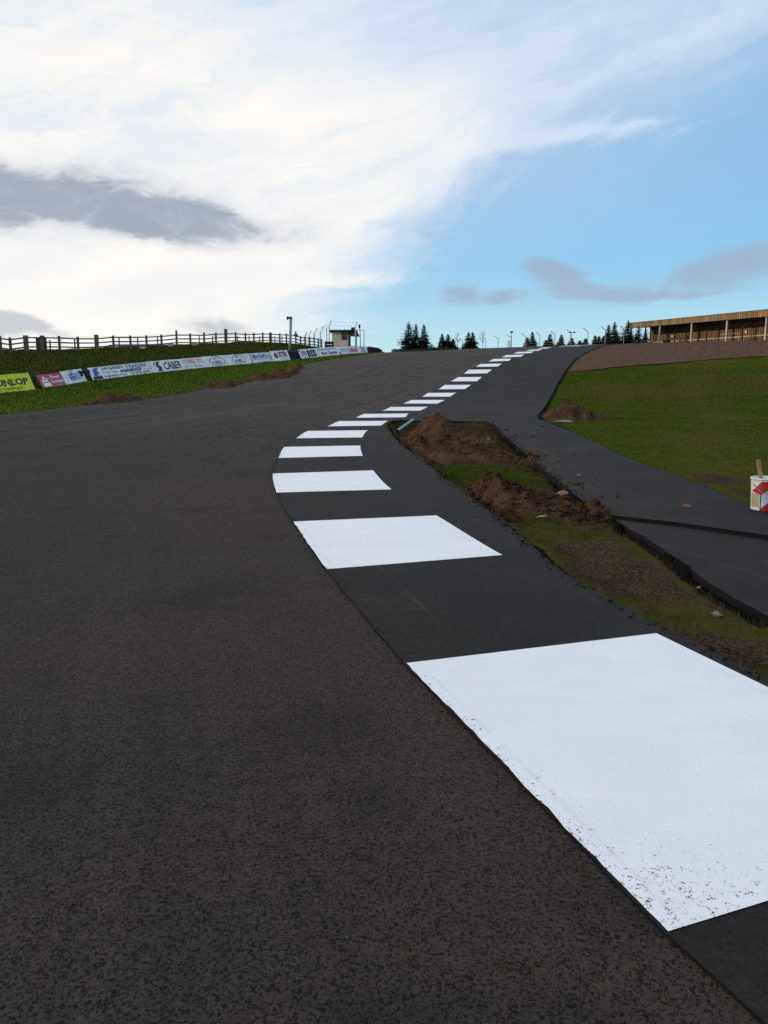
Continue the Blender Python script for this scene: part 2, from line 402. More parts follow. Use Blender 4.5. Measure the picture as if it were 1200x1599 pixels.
def M_ground(b, bs):
    p = geo_pos(b); soil = b.attr('soil').outputs['Fac']; tar = b.attr('tar').outputs['Fac']; dry = b.attr('dry').outputs['Fac']
    n1 = b.noise(p, .35, 5, .6); n2 = b.noise(p, 3.0, 6, .68); n3 = b.noise(p, 38, 4, .7)
    n4 = b.noise(b.vmul(p, (1, .55, 1)), 9, 4, .7)
    g = b.mix(b.ramp(b.add(b.mul(n2, .5), b.mul(n4, .5)), .36, .66), (.014, .028, .0025), (.062, .094, .0085))
    g = b.mix(b.mul(b.ramp(n1, .40, .62), .75), g, (.068, .064, .014))
    g = b.mix(b.mul(b.ramp(b.noise(p, .16, 4, .6), .5, .62), .5), g, (.085, .066, .022))
    g = b.mix(b.mul(dry, b.ramp(b.add(b.mul(n2, .5), b.mul(n3, .5)), .35, .6)), g, (.066, .052, .018))
    g = b.mix(b.mul(b.ramp(b.noise(b.vmul(p, (.7, 2.2, 1)), 1.4, 6, .7), .60, .72), .7), g, (.028, .026, .012))
    s = b.mix(b.ramp(n2, .3, .7), (.028, .018, .011), (.062, .040, .026))
    s = b.mix(b.mul(b.ramp(n3, .48, .62), .75), s, (.10, .070, .048))
    s = b.mix(b.mul(b.ramp(n3, .48, .38), .8), s, (.012, .009, .007))
    col = b.mix(b.ramp(b.add(soil, b.mul(b.sub(n2, .5), .9)), .4, .62), g, s)
    col = b.mix(b.ramp(b.add(tar, b.mul(b.sub(n2, .5), .6)), .40, .60), col, (.0085, .008, .008))
    b.put(bs.inputs['Base Color'], col); bs.inputs['Roughness'].default_value = .95; bs.inputs['Specular IOR Level'].default_value = 0.0
    b.put(bs.inputs['Normal'], b.bump(b.add(b.mul(n2, 1.0), b.mul(n3, .35)), .9, .05))
def M_gravel(b, bs):
    p = geo_pos(b)
    n1 = b.noise(p, .5, 4, .6); n2 = b.noise(p, 4.5, 7, .78)
    col = b.mix(b.ramp(n2, .36, .64), (.062, .040, .027), (.145, .095, .066))
    col = b.mix(b.mul(b.ramp(n1, .35, .7), .25), col, (.105, .070, .050))
    b.put(bs.inputs['Base Color'], col); bs.inputs['Roughness'].default_value = .95; bs.inputs['Specular IOR Level'].default_value = 0.0
    b.put(bs.inputs['Normal'], b.bump(n2, .8, .06))
def M_dirt(b, bs):
    p = geo_pos(b)
    n1 = b.noise(p, 2.6, 5, .6); n2 = b.noise(p, 24, 5, .75); n3 = b.vor(p, 30, 'F1')
    col = b.mix(b.ramp(n1, .3, .7), (.044, .024, .014), (.105, .060, .036))
    col = b.mix(b.ramp(n2, .52, .68, 0, .7), col, (.15, .098, .065))
    col = b.mix(b.ramp(n2, .46, .32, 0, .8), col, (.016, .009, .006))
    b.put(bs.inputs['Base Color'], col); bs.inputs['Roughness'].default_value = .97; bs.inputs['Specular IOR Level'].default_value = 0.0
    b.put(bs.inputs['Normal'], b.bump(b.add(n2, b.mul(n3, -.5)), 1.0, .05))
def M_blade(c1, c2, c3, c4=(.105, .082, .026)):
    def fn(b, bs):
        i = b.n.new('ShaderNodeNewGeometry').outputs['Random Per Island']; p = geo_pos(b)
        col = b.mix(i, c1, c2); col = b.mix(b.ramp(b.add(b.mul(b.noise(p, .9, 4, .6), .5), b.mul(b.noise(p, .2, 3, .6), .5)), .44, .58), col, c3); col = b.mix(b.mul(b.ramp(b.add(b.attr('dry').outputs['Fac'], b.mul(b.sub(b.noise(p, 1.3, 4, .65), .5), .9)), .30, .85), .75), col, c4)
        b.put(bs.inputs['Base Color'], col); bs.inputs['Roughness'].default_value = .8; bs.inputs['Specular IOR Level'].default_value = 0.0
    return fn
def M_corr(c1, c2, pitch):
    def fn(b, bs):
        o = b.n.new('ShaderNodeTexCoord').outputs['Object']; x, y, z = b.sep(o)
        n = b.noise(b.vmul(o, (6, 6, .5)), 1.0, 5, .7); n2 = b.noise(o, 1.2, 4, .6)
        brd = b.noise(b.vec(b.m('FLOOR', b.mul(x, 1 / pitch)), 0, 0), 7.31, 0)
        col = b.mix(b.ramp(n, .3, .72), c1, c2)
        col = b.mix(b.ramp(brd, .35, .65, 0, .55), col, tuple(k * .45 for k in c1))
        col = b.mix(b.ramp(n2, .5, .75, 0, .35), col, tuple(k * .5 for k in c1))
        b.put(bs.inputs['Base Color'], col); bs.inputs['Roughness'].default_value = .8
    return fn
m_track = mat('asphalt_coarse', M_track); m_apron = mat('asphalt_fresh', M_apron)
m_paint = mat('white_paint', M_paint); m_ground = mat('turf_and_soil', M_ground); m_gravel = mat('gravel', M_gravel); m_dirt = mat('dug_soil', M_dirt)
m_track_chip = mat('chipping', None, (.035, .031, .028), .9, spec=.1)
m_tar = mat('bitumen_edge', None, (.009, .0085, .009), .9, spec=.1)
m_grass = mat('grass_blades', M_blade((.022, .050, .004), (.056, .100, .009), (.066, .082, .012)))
m_drygrass = mat('muddy_grass_blades', M_blade((.028, .029, .007), (.062, .055, .018), (.074, .055, .026), (.070, .050, .024)))
m_vergegrass = mat('verge_grass_blades', M_blade((.050, .092, .008), (.125, .185, .020), (.10, .14, .016)))
m_greengrass = mat('lush_grass_blades', M_blade((.030, .062, .005), (.078, .125, .012), (.062, .090, .010)))
m_wood = mat('weathered_wood', None, (.13, .10, .075), .85)
m_darkwood = mat('dark_wood', None, (.035, .028, .022), .85)
m_galv = mat('galvanised_steel', None, (.28, .29, .29), .5, .4)
m_palepost = mat('pale_post', None, (.48, .44, .37), .8)
m_rubber = mat('black_rubber', None, (.018, .018, .02), .75)
m_white = mat('banner_white', None, (.66, .69, .70), .6)
m_yellow = mat('banner_yellow', None, (.56, .60, .012), .6)
m_red = mat('banner_red', None, (.42, .05, .08), .6)
m_inkred = mat('ink_red', None, (.52, .035, .05), .6); m_inknavy = mat('ink_navy', None, (.014, .022, .07), .6)
m_inkblack = mat('ink_black', None, (.012, .014, .016), .6); m_inkblue = mat('ink_blue', None, (.03, .09, .40), .6)
m_inksky = mat('ink_light_blue', None, (.05, .33, .62), .6); m_inkorange = mat('ink_orange', None, (.75, .13, .06), .6)
m_inkteal = mat('ink_teal', None, (.10, .30, .32), .6); m_inkplum = mat('ink_plum', None, (.22, .02, .11), .6); m_inkwhite = mat('ink_white', None, (.78, .76, .76), .6)
m_inkpink = mat('ink_pink', None, (.60, .12, .25), .6)
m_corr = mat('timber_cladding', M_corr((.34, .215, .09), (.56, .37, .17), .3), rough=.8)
m_corr2 = mat('timber_boarding', M_corr((.22, .12, .05), (.36, .22, .10), .36), rough=.85)  # back wall boards: interior shade put into the colour, darker than the fascia
m_roof = mat('roof_sheet', None, (.30, .31, .32), .6); m_roofdark = mat('roof_underside', None, (.04, .038, .036), .8)
def M_cream(b, bs):
    o = b.n.new('ShaderNodeTexCoord').outputs['Object']; n = b.noise(b.vmul(o, (5, 5, .8)), 1.0, 4, .6)
    b.put(bs.inputs['Base Color'], b.mix(b.ramp(n, .35, .75, 0, .45), (.80, .62, .40), (.42, .31, .20))); bs.inputs['Roughness'].default_value = .85
m_cream = mat('cream_render', M_cream); m_felt = mat('roofing_felt', None, (.022, .025, .03), .85)
m_glass = mat('dark_glass', None, (.02, .018, .018), .15)
m_bark = mat('bark', None, (.05, .035, .025), .9)
def M_needle(b, bs):
    i = b.n.new('ShaderNodeNewGeometry').outputs['Random Per Island']
    b.put(bs.inputs['Base Color'], b.mix(i, (.010, .022, .012), (.035, .058, .026))); bs.inputs['Roughness'].default_value = .8; bs.inputs['Specular IOR Level'].default_value = .2
m_needle = mat('spruce_needles', M_needle)
m_pipe = mat('blue_pipe', None, (.09, .27, .33), .5)
m_stone = mat('stone', None, (.15, .135, .12), .9); m_brick = mat('red_brick', None, (.17, .055, .03), .9); m_darkstone = mat('dark_clod', None, (.035, .025, .02), .95)
m_clay = mat('clay_lump', None, (.24, .12, .065), .95)

# ------------------------------------------------------------------ outlines on the ground (from where their edges lie)
Lpx = [(1040, 1465), (633, 1040), (510, 892), (458, 817), (432, 771), (426, 741), (435, 716.5), (444, 699), (462.5, 685.3), (481, 673.7), (511, 666.5), (530, 658.3),
       (555, 653), (569, 647), (597, 641.7), (611, 636), (630, 630.6), (643, 625), (659, 620), (669, 614), (684.5, 608.3), (695, 601.5), (704.5, 596), (715.8, 589.3),
       (724.7, 584), (732.5, 577.8), (743.3, 573), (750.8, 568.7), (762.5, 564.8), (771.7, 560.8), (783.3, 558.3), (791, 554.8), (801.6, 552.4), (809.3, 549.7),
       (820.3, 548.2), (827.7, 546.4), (837.7, 545), (850, 543)]
Rpx = [None, (1025, 993), (785, 870), (682, 807), (612, 766), (583, 736), (567, 713), (563, 696.8), (566, 684), (575, 672.7), (595, 665.3), (606.7, 657.8), (632, 652.2), (639, 646.2),
       (656, 641.8), (669, 635.7), (683, 630.8), (695, 625), (703, 619.7), (713, 613.7), (726, 608), (735.7, 601.2), (744.7, 595.7), (753, 589), (760.8, 583.3), (769, 577.2),
       (777.5, 572.7), (784.2, 568), (795, 563.8), (799.5, 560.2), (813, 557.4), (819.4, 553.9), (828.6, 551.7), (835, 549.1), (841.4, 547.8), (847.8, 545.8), (853, 544.5), (862, 542.6)]
LK = [G(*p) for p in Lpx]; RK = [None] + [G(*p) for p in Rpx[1:]]
# first block's near right corner lies outside the frame: meet of its near edge and its outer edge
APL = .013
a0 = Vector(LK[0]); a1 = Vector(G(1200, 1420)); c0 = Vector(RK[1]); c1 = Vector(G(1200, 1080))
d1 = a1 - a0; d2 = c1 - c0; den = d1.x * d2.y - d1.y * d2.x
tt = ((c0.x - a0.x) * d2.y - (c0.y - a0.y) * d2.x) / den
RK[0] = tuple(a0 + d1 * tt)
def BP(px, py):
    """foot of the banner line; past the STR banner it nears the brow, so its distance is set"""
    if px <= 450: return G(px, py)
    Y = float(np.interp(px, [450, 467, 493, 527, 550, 570, 590, 600], [74.5, 76.5, 79.5, 83.5, 86, 88, 91, 92.3])); return (float(ray(px, py)[0] * Y), Y)
def Gs(lst): return [G(*p) for p in lst]
crestL = [G(872, 541.6), (24.5, 104), (29, 112), (38, 130)]
right_edge_far = [(66, 134), (50, 116), (40, 104)]
right_edge = Gs([(960, 538.4), (941, 541.6), (919, 548.8), (899, 560.7), (884.5, 577), (870, 600), (860, 620), (849, 638), (839, 650), (842, 655), (855, 660), (880, 669), (900, 678), (950, 702), (1017, 730), (1050, 741),
                 (1100, 760), (1137, 777), (1170, 791), (1200, 802)])
path_out = [(6.6, 8.2), (9.5, 5.8), (14, 1.0), (11.5, -1.5), (8.0, 5.0)]
step_line = Gs([(1200, 838), (1130, 828), (1060, 818), (1000, 811), (955, 806)])
island_right = Gs([(947, 806), (930, 798), (917, 790), (900, 776), (883, 760), (866, 746), (847, 733), (830, 717), (813, 702), (800, 691), (787, 680), (776, 668), (767, 662), (757, 658.5)])
island_top = Gs([(700, 658.5), (655, 657.5), (625, 656.5), (612, 658)])
island_left = Gs([(605, 663), (608, 672), (620, 687), (640, 705), (663, 719), (693, 747), (723, 767), (757, 794), (790, 820), (820, 845), (850, 871), (885, 900), (933, 928), (985, 955), (1040, 985), (1120, 1024), (1200, 1068)])
near_out = [(2.9, 3.2), (3.5, 2.2), (4.6, 0.0), (6.0, -5), (2.9, -5), (1.6, 0.2)]
def cat(seq, i, t):
    b_ = Vector(seq[i]); c = Vector(seq[i + 1]); a = Vector(seq[i - 1]) if i > 0 else b_ + (b_ - c); d = Vector(seq[min(i + 2, len(seq) - 1)])
    if i == 0: return b_.lerp(c, t)
    if i == 1: a = b_ + (b_ - c) * .9
    t2, t3 = t * t, t * t * t
    return .5 * ((2 * b_) + (c - a) * t + (2 * a - 5 * b_ + 4 * c - d) * t2 + (3 * b_ - a - 3 * c + d) * t3)
LKD = [tuple(cat(LK, i, q / 6)) for i in range(len(LK) - 1) for q in range(6)] + [tuple(LK[-1])]
apron_poly = LKD + crestL + right_edge_far + right_edge + path_out + step_line + island_right + island_top + island_left + near_out
slab_poly = Gs([(956, 804), (1000, 806), (1060, 813), (1130, 823), (1200, 833)]) + [(8.6, 5.4), (8.4, 2.0), (6.6, 1.0)] + Gs([(1200, 955), (1167, 938), (1133, 918), (1100, 898), (1067, 873), (1033, 850), (1007, 833), (985, 822)])
tl = Gs([(0, 648), (100, 636.7), (200, 626.9), (300, 611.5), (367, 600), (383, 597.5), (420, 591.5), (450, 586), (467, 581), (470, 570), (500, 564.5), (533, 559.3)])
tleft = [(-6, -40), (-26, -12), (-24, 2), (-20.5, 16), (-17.6, 25)] + tl + [(-2.3, 79), (.6, 86), (4, 93), (9, 103), (20, 124)]
track_poly = tleft + [(38, 130.5), (30, 112.5), (25.5, 103.8)] + [(p[0] + .35, p[1] - .1) for p in reversed(LK)] + [(2.0, 0.2), (3.2, -5), (8, -40)]

def inpoly(x, y, poly):
    x = np.asarray(x, float); y = np.asarray(y, float); r = np.zeros(x.shape, bool)
    n = len(poly)
    for i in range(n):
        x1, y1 = poly[i]; x2, y2 = poly[(i + 1) % n]
        if y1 == y2: continue
        c = ((y1 > y) != (y2 > y)) & (x < (x2 - x1) * (y - y1) / (y2 - y1) + x1)
        r ^= c
    return r
def dpoly(x, y, pts, closed=False):
    x = np.asarray(x, float); y = np.asarray(y, float); best = np.full(x.shape, 1e9)
    seg = list(zip(pts, pts[1:] + ([pts[0]] if closed else []))) if closed else list(zip(pts[:-1], pts[1:]))
    for (x1, y1), (x2, y2) in seg:
        dx, dy = x2 - x1, y2 - y1; L2 = dx * dx + dy * dy + 1e-12
        t = np.clip(((x - x1) * dx + (y - y1) * dy) / L2, 0, 1)
        best = np.minimum(best, np.hypot(x - x1 - t * dx, y - y1 - t * dy))
    return best
def spot(px, py, rx, ry):
    c = G(px, py); a = G(px, py - ry)[1]; b_ = G(px, py + ry)[1]
    return (c[0], c[1], rx * c[1] / F, max(.2, (a - b_) / 2))
def spots(x, y, lst, power=1.0):
    v = np.zeros(np.shape(x))
    for (cx, cy, rx, ry) in lst: v = np.maximum(v, np.exp(-(((x - cx) / rx) ** 2 + ((y - cy) / ry) ** 2) * power))
    return v

# ------------------------------------------------------------------ the bank on the left
base_px = [(0, 613), (51, 608), (60, 607), (98, 601), (131, 595.3), (141, 594.3), (237, 582), (317, 574), (392, 568), (422, 565.5), (450, 563), (467, 560.7), (493, 557.7), (527, 554.7), (550, 553.5), (570, 552.3)]
BLv = [BP(*p) for p in base_px]
# keep the line running evenly over the brow of the hill
BL = [p for p in BLv]
d_ = Vector((BL[2][0] - BL[-1][0], 0))
ext = [(-60, -45), (-45, -8), (-34, 20), (-27, 36)]
foot = ext + BL + [(-.4, 91.5), (3, 98), (9, 112)]
def foot_frame(x, y):
    """signed distance to the left of the foot line and place along it"""
    x = np.asarray(x, float); y = np.asarray(y, float)
    best = np.full(x.shape, 1e9); sd = np.zeros(x.shape); sy = np.zeros(x.shape)
    for (x1, y1), (x2, y2) in zip(foot[:-1], foot[1:]):
        dx, dy = x2 - x1, y2 - y1; L = math.hypot(dx, dy)
        t = np.clip(((x - x1) * dx + (y - y1) * dy) / (L * L), 0, 1)
        d = np.hypot(x - x1 - t * dx, y - y1 - t * dy)
        s = ((x - x1) * (-dy) + (y - y1) * dx) / L      # left positive
        u = d < best
        best = np.where(u, d, best); sd = np.where(u, np.where(s >= 0, d, -d), sd); sy = np.where(u, y1 + t * dy, sy)
    return sd, sy
skx = [0, 100, 200, 300, 345, 420, 460, 500, 515, 560, 600]; sky_ = [550, 549, 545.5, 540, 538, 535.5, 537.5, 543, 545, 549, 551]
TOPD = 4.6
hb_y = []; hb_h = []
for i in range(4, len(foot) - 3):
    (x1, y1), (x2, y2) = foot[i], foot[i + 1]
    if math.hypot(x2 - x1, y2 - y1) < .6: continue
    mx, my = (x1 + x2) / 2, (y1 + y2) / 2; L = math.hypot(x2 - x1, y2 - y1)
    qx, qy = mx - (y2 - y1) / L * TOPD, my + (x2 - x1) / L * TOPD
    px, _ = proj(qx, qy, 5.0)
    want = at(px, np.interp(px, skx, sky_), qy).z
    hb_y.append(my); hb_h.append(max(.25, want - h(qx, qy)))
hb_y = [-60, 20] + hb_y + [92, 100]; hb_h = [3.3, 3.0] + hb_h + [.2, 0]
def bank(x, y):
    sd, sy = foot_frame(x, y)
    hh = np.interp(sy, hb_y, hb_h)
    up = sm(.1, TOPD, sd)
    return hh * up - np.clip(sd - TOPD - 1.5, 0, 60) * .05 * (hh > .3)

# ------------------------------------------------------------------ ground sheet
mound_spots = [spot(700, 690, 62, 26), spot(765, 712, 55, 10), spot(820, 775, 95, 20), spot(885, 790, 50, 14)]
soil_spots = mound_spots + [spot(1130, 750, 36, 5), spot(1165, 768, 28, 8), spot(1105, 742, 24, 4), spot(895, 645, 50, 9), spot(1000, 900, 80, 22), spot(1100, 1000, 160, 34), spot(930, 850, 55, 14),
                            spot(185, 621, 48, 4), spot(300, 611, 55, 3), spot(355, 598, 48, 5), spot(430, 585, 45, 6), spot(640, 690, 30, 16), spot(960, 880, 90, 20)]
soil_dark = [spot(900, 880, 45, 14), spot(870, 850, 35, 10), spot(940, 900, 26, 8)]
dry_spots = [spot(985, 612, 130, 13), spot(1150, 592, 90, 13), spot(1090, 745, 90, 16), spot(1000, 860, 130, 35), spot(1120, 930, 110, 35), spot(880, 700, 40, 8), spot(1120, 650, 60, 6)]
green_spots = [spot(745, 735, 70, 12), spot(800, 745, 40, 8), spot(850, 800, 30, 7)]
def gaxis(parts):
    v = []
    for a, b_, st in parts: v += list(np.arange(a, b_, st))
    return np.array(v)
gx = gaxis([(-2500, -400, 300), (-400, -100, 25), (-100, -46, 4), (-46, 0, .6), (0, 7.6, .12), (7.6, 20, .4), (20, 70, 1.0), (70, 130, 6), (130, 400, 30), (400, 2600, 300)])
gyy = gaxis([(-1500, -200, 200), (-200, -20, 12), (-20, 1.0, .8), (1.0, 31, .12), (31, 105, .5), (105, 150, 2.0), (150, 420, 10), (420, 4000, 300)])
GX, GY = np.meshgrid(gx, gyy)
in_ap = inpoly(GX, GY, apron_poly); in_sl = inpoly(GX, GY, slab_poly); in_tr = inpoly(GX, GY, track_poly)
island_poly = island_right[::-1][::-1] + island_top + island_left + Gs([(1200, 963)]) + Gs([(1133, 920), (1067, 877), (1000, 833)])
isl = inpoly(GX, GY, island_poly + []) | ((dpoly(GX, GY, island_left) < .5) & ~in_ap & (GY > 2)) | (inpoly(GX, GY, [island_left[-1], G(1200, 963), (6.6, 1.0), (4.6, 0), (3.5, 2.2), (2.9, 3.2)]))
isl &= ~in_sl & ~in_ap
BK = bank(GX, GY)
nz = fbm(GX, GY, .9, 4) - .5; nz2 = fbm(GX, GY, 4.0, 3) - .5
dLeft = dpoly(GX, GY, tleft[4:20]); near = (np.abs(GX) < 60) & (GY > -20) & (GY < 140)
Z = H(GX, GY) + BK - .02 + np.where(near, nz * .07 + nz2 * .035, nz * .5)
Z = np.where(BK > .3, Z + nz * .25 + nz2 * .10, Z)
Z = np.where(isl, H(GX, GY) - .065 + nz * .07 + nz2 * .05, Z)
paved = in_ap | in_sl | in_tr
Z = np.where(paved, H(GX, GY) - .16, Z)
soil = spots(GX, GY, soil_spots, .6) * np.clip(.25 + 1.5 * fbm(GX, GY, 1.3, 4, .6), 0, 1.3)
soil = np.where(isl, np.maximum(soil, .40 + .25 * (fbm(GX, GY, .8, 3) - .3)), soil)
soil *= (1 - .95 * spots(GX, GY, green_spots))
soil = np.where(paved, .3, soil)
soil = np.maximum(soil, np.exp(-(dLeft / .55) ** 2) * .9 * (GX < 0))
dI = np.minimum(dpoly(GX, GY, island_left), np.minimum(dpoly(GX, GY, island_right + island_top), dpoly(GX, GY, slab_poly, True)))
tar = np.exp(-(dI / .17) ** 2) * 1.0
Z = np.where(isl, Z - .025 * np.exp(-(dI / .3) ** 2), Z)
tar = np.maximum(tar, spots(GX, GY, soil_dark) * .42)
tar = np.maximum(tar, np.exp(-(dpoly(GX, GY, right_edge[:12]) / .22) ** 2) * 1.1)
tar = np.maximum(tar, np.exp(-(dpoly(GX, GY, right_edge[11:] + path_out[:2]) / .07) ** 2) * .8)
tar = np.where(GY > 60, tar * .7, tar)
dry = np.clip(spots(GX, GY, dry_spots) * .95 + .1, 0, 1)
dry = np.where(isl, np.clip(dry + .75 - .8 * spots(GX, GY, green_spots), 0, 1), dry)
dry = np.where(BK > .15, np.maximum(dry, .55), dry)
nY, nX = GX.shape
idx = np.arange(nX * nY).reshape(nY, nX)
quads = np.stack([idx[:-1, :-1], idx[:-1, 1:], idx[1:, 1:], idx[1:, :-1]], -1).reshape(-1, 4)
me = bpy.data.meshes.new('ground'); nv = nX * nY
me.vertices.add(nv); me.vertices.foreach_set('co', np.stack([GX, GY, Z], -1).astype(np.float32).ravel())
me.loops.add(len(quads) * 4); me.loops.foreach_set('vertex_index', quads.astype(np.int32).ravel())
me.polygons.add(len(quads)); me.polygons.foreach_set('loop_start', np.arange(0, len(quads) * 4, 4, dtype=np.int32)); me.polygons.foreach_set('loop_total', np.full(len(quads), 4, np.int32))
me.polygons.foreach_set('use_smooth', np.ones(len(quads), bool)); me.update(calc_edges=True)
for nm, arr in (('soil', soil), ('tar', tar), ('dry', dry)):
    at_ = me.attributes.new(nm, 'FLOAT', 'POINT'); at_.data.foreach_set('value', np.clip(arr, 0, 1.5).astype(np.float32).ravel())
me.materials.append(m_ground)
ground = bpy.data.objects.new('ground', me); C.objects.link(ground); tag(ground, kind='structure')
from bisect import bisect_right
def gz_at(x, y):
    """height of the ground sheet"""
    i = min(max(bisect_right(gx, x) - 1, 0), nX - 2); j = min(max(bisect_right(gyy, y) - 1, 0), nY - 2)
    fx = (x - gx[i]) / (gx[i + 1] - gx[i]); fy = (y - gyy[j]) / (gyy[j + 1] - gyy[j])
    return float((Z[j, i] * (1 - fx) + Z[j, i + 1] * fx) * (1 - fy) + (Z[j + 1, i] * (1 - fx) + Z[j + 1, i + 1] * fx) * fy)
def gz_arr(x, y):
    i = np.clip(np.searchsorted(gx, x, 'right') - 1, 0, nX - 2); j = np.clip(np.searchsorted(gyy, y, 'right') - 1, 0, nY - 2)
    fx = (x - gx[i]) / (gx[i + 1] - gx[i]); fy = (y - gyy[j]) / (gyy[j + 1] - gyy[j])
    return (Z[j, i] * (1 - fx) + Z[j, i + 1] * fx) * (1 - fy) + (Z[j + 1, i] * (1 - fx) + Z[j + 1, i + 1] * fx) * fy
def samp(A, x, y):
    i = np.clip(np.searchsorted(gx, x, 'right') - 1, 0, nX - 2); j = np.clip(np.searchsorted(gyy, y, 'right') - 1, 0, nY - 2)
    return A[j, i]

# ------------------------------------------------------------------ paved sheets
def resample(poly, step, jit):
    out = []
    n = len(poly)
    for i in range(n):
        a = np.array(poly[i]); b_ = np.array(poly[(i + 1) % n]); L = np.linalg.norm(b_ - a)
        dn = np.linalg.norm((a + b_) / 2)
        k = max(1, int(L / max(step, dn * .02)))
        for q in range(k):
            p = a + (b_ - a) * q / k
            nrm = np.array([-(b_ - a)[1], (b_ - a)[0]]) / max(L, 1e-6)
            j = (float(fbm(p[0] * 1.7, p[1] * 1.7, 2.3, 3)) - .5) * 2 * jit * (1 if q else .0)
            out.append(tuple(p + nrm * j))
    return out
def sheet(name, poly, lift, m, step=.35, jit=.02, grid=((-5, 14, -6, 34, .5), (-30, 70, -40, 140, 1.5)), skirt=.16, attrs=None):
    b2 = resample(poly, step, jit); bx = np.array(b2)
    pts = [Vector(p) for p in b2]
    for (x0, x1, y0, y1, s) in grid:
        xs, ys2 = np.meshgrid(np.arange(x0, x1, s), np.arange(y0, y1, s)); xs = xs.ravel() + .013; ys2 = ys2.ravel() + .017
        ok = inpoly(xs, ys2, b2)
        g0 = grid[0]
        if s > g0[4]: ok &= ~((xs > g0[0]) & (xs < g0[1]) & (ys2 > g0[2]) & (ys2 < g0[3]))
        ok[ok] = dpoly(xs[ok], ys2[ok], b2, True) > s * .25
        pts += [Vector((float(a), float(b_))) for a, b_ in zip(xs[ok], ys2[ok])]
    nb_ = len(b2)
    vo, eo, fo, ov, oe, of = delaunay_2d_cdt(pts, [], [list(range(nb_))], 1, 1e-5)
    P = np.array([(v[0], v[1]) for v in vo]); zz = H(P[:, 0], P[:, 1]) + lift
    V = [(x, y, z) for (x, y), z in zip(P, zz)]
    Fc = []
    for f in fo:
        a, b_, c = [P[i] for i in f[:3]]
        ar = (b_[0] - a[0]) * (c[1] - a[1]) - (b_[1] - a[1]) * (c[0] - a[0])
        Fc.append(list(f) if ar > 0 else list(f)[::-1])
    mp = {}
    for i, o_ in enumerate(ov):
        for q in o_:
            if q < nb_: mp[q] = i
    n0 = len(V)
    zb = H(bx[:, 0], bx[:, 1]) + lift
    for i in range(nb_): V.append((b2[i][0], b2[i][1], zb[i]))
    for i in range(nb_): V.append((b2[i][0], b2[i][1], zb[i] - skirt))
    area = sum(b2[i][0] * b2[(i + 1) % nb_][1] - b2[(i + 1) % nb_][0] * b2[i][1] for i in range(nb_))
    for i in range(nb_):
        j = (i + 1) % nb_
        q = [n0 + i, n0 + nb_ + i, n0 + nb_ + j, n0 + j]
        Fc.append(q if area > 0 else q[::-1])
    o = mesh_obj(name, V, Fc, [m, m_tar], mi=[0 if len(f) == 3 else 1 for f in Fc])
    sm_ = np.array([len(p.vertices) == 3 for p in o.data.polygons]); o.data.polygons.foreach_set('use_smooth', sm_)
    co = np.array(V)
    if attrs: attrs(o.data, co)
    return tag(o, kind='structure')
def road_attr(me_, co):
    d = dpoly(co[:, 0], co[:, 1], LK + crestL); d = -d
    a = me_.attributes.new('road', 'FLOAT_VECTOR', 'POINT')
    a.data.foreach_set('vector', np.stack([d, co[:, 1], 0 * d], -1).astype(np.float32).ravel())
def soil_attr(me_, co):
    d = dpoly(co[:, 0], co[:, 1], island_right)
    s = np.exp(-(d / .7) ** 2) * .8
    s = np.maximum(s, spots(co[:, 0], co[:, 1], [spot(880, 703, 70, 4), spot(760, 640, 70, 6), spot(1000, 790, 30, 6), spot(640, 650, 60, 5)]) * .8)
    a = me_.attributes.new('soil', 'FLOAT', 'POINT'); a.data.foreach_set('value', s.astype(np.float32))
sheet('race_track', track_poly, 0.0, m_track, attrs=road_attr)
sheet('kerb_and_service_road', apron_poly, APL, m_apron, step=.12, jit=.012, attrs=soil_attr)
sheet('service_road_slab', slab_poly, -.035, m_apron, step=.12, jit=.02, attrs=soil_attr)

# ------------------------------------------------------------------ painted kerb blocks
blocks = []
def painted(k, pts4):
    nl, nr, fr, fl = [Vector(p) for p in pts4]
    L = (fl - nl).length; W = (nr - nl).length
    nu = 90 if k == 0 else (60 if k == 1 else 16); nw = 70 if k == 0 else (50 if k == 1 else 12)
    bow = cat
    V = []; ed = []; wr = []
    for i in range(nu + 1):
        t = i / nu; l = cat(LK, 2 * k, t); r = cat(RK, 2 * k, t)
        for j in range(nw + 1):
            s = j / nw; p = l.lerp(r, s)
            j1 = (float(fbm(p.x, p.y, 9, 3)) - .5)
            if j == 0: p = p + (r - l).normalized() * (.006 + j1 * .020)
            z = h(p.x, p.y) + APL + .004
            V.append((p.x, p.y, z))
            e = min(s * W, (1 - s) * W, t * L, (1 - t) * L); ed.append(e)
            if k == 0: wv = max(.88 * math.exp(-(s * W / .035) ** 2) * (.5 + .9 * float(fbm(p.x, p.y, 3.1, 3))), math.exp(-(s * W / .18) ** 2) * (1 - t) ** .6 * .90, .30 * float(fbm(p.x, p.y, .9, 3)), (.55 + .6 * float(fbm(p.x, p.y, 2.2, 3))) * math.exp(-((s * W / .75) ** 2 + (t * L / .55) ** 2)), .38 * math.exp(-((s * W / 1.2) ** 2 + (t * L / 1.2) ** 2)))
            elif k == 1: wv = .62 * math.exp(-(s * W / .10) ** 2) * (1 - t * .6)
            else: wv = .1
            wr.append(wv)
    Fq = []
    for i in range(nu):
        for j in range(nw):
            a = i * (nw + 1) + j; Fq.append((a, a + 1, a + nw + 2, a + nw + 1))
    o = mesh_obj('painted_block', V, Fq, m_paint, smooth=True)
    for nm, arr in (('edge', ed), ('wear', wr)):
        a = o.data.attributes.new(nm, 'FLOAT', 'POINT'); a.data.foreach_set('value', np.array(arr, np.float32))
    return o
kerb_obj = bpy.data.objects['kerb_and_service_road']
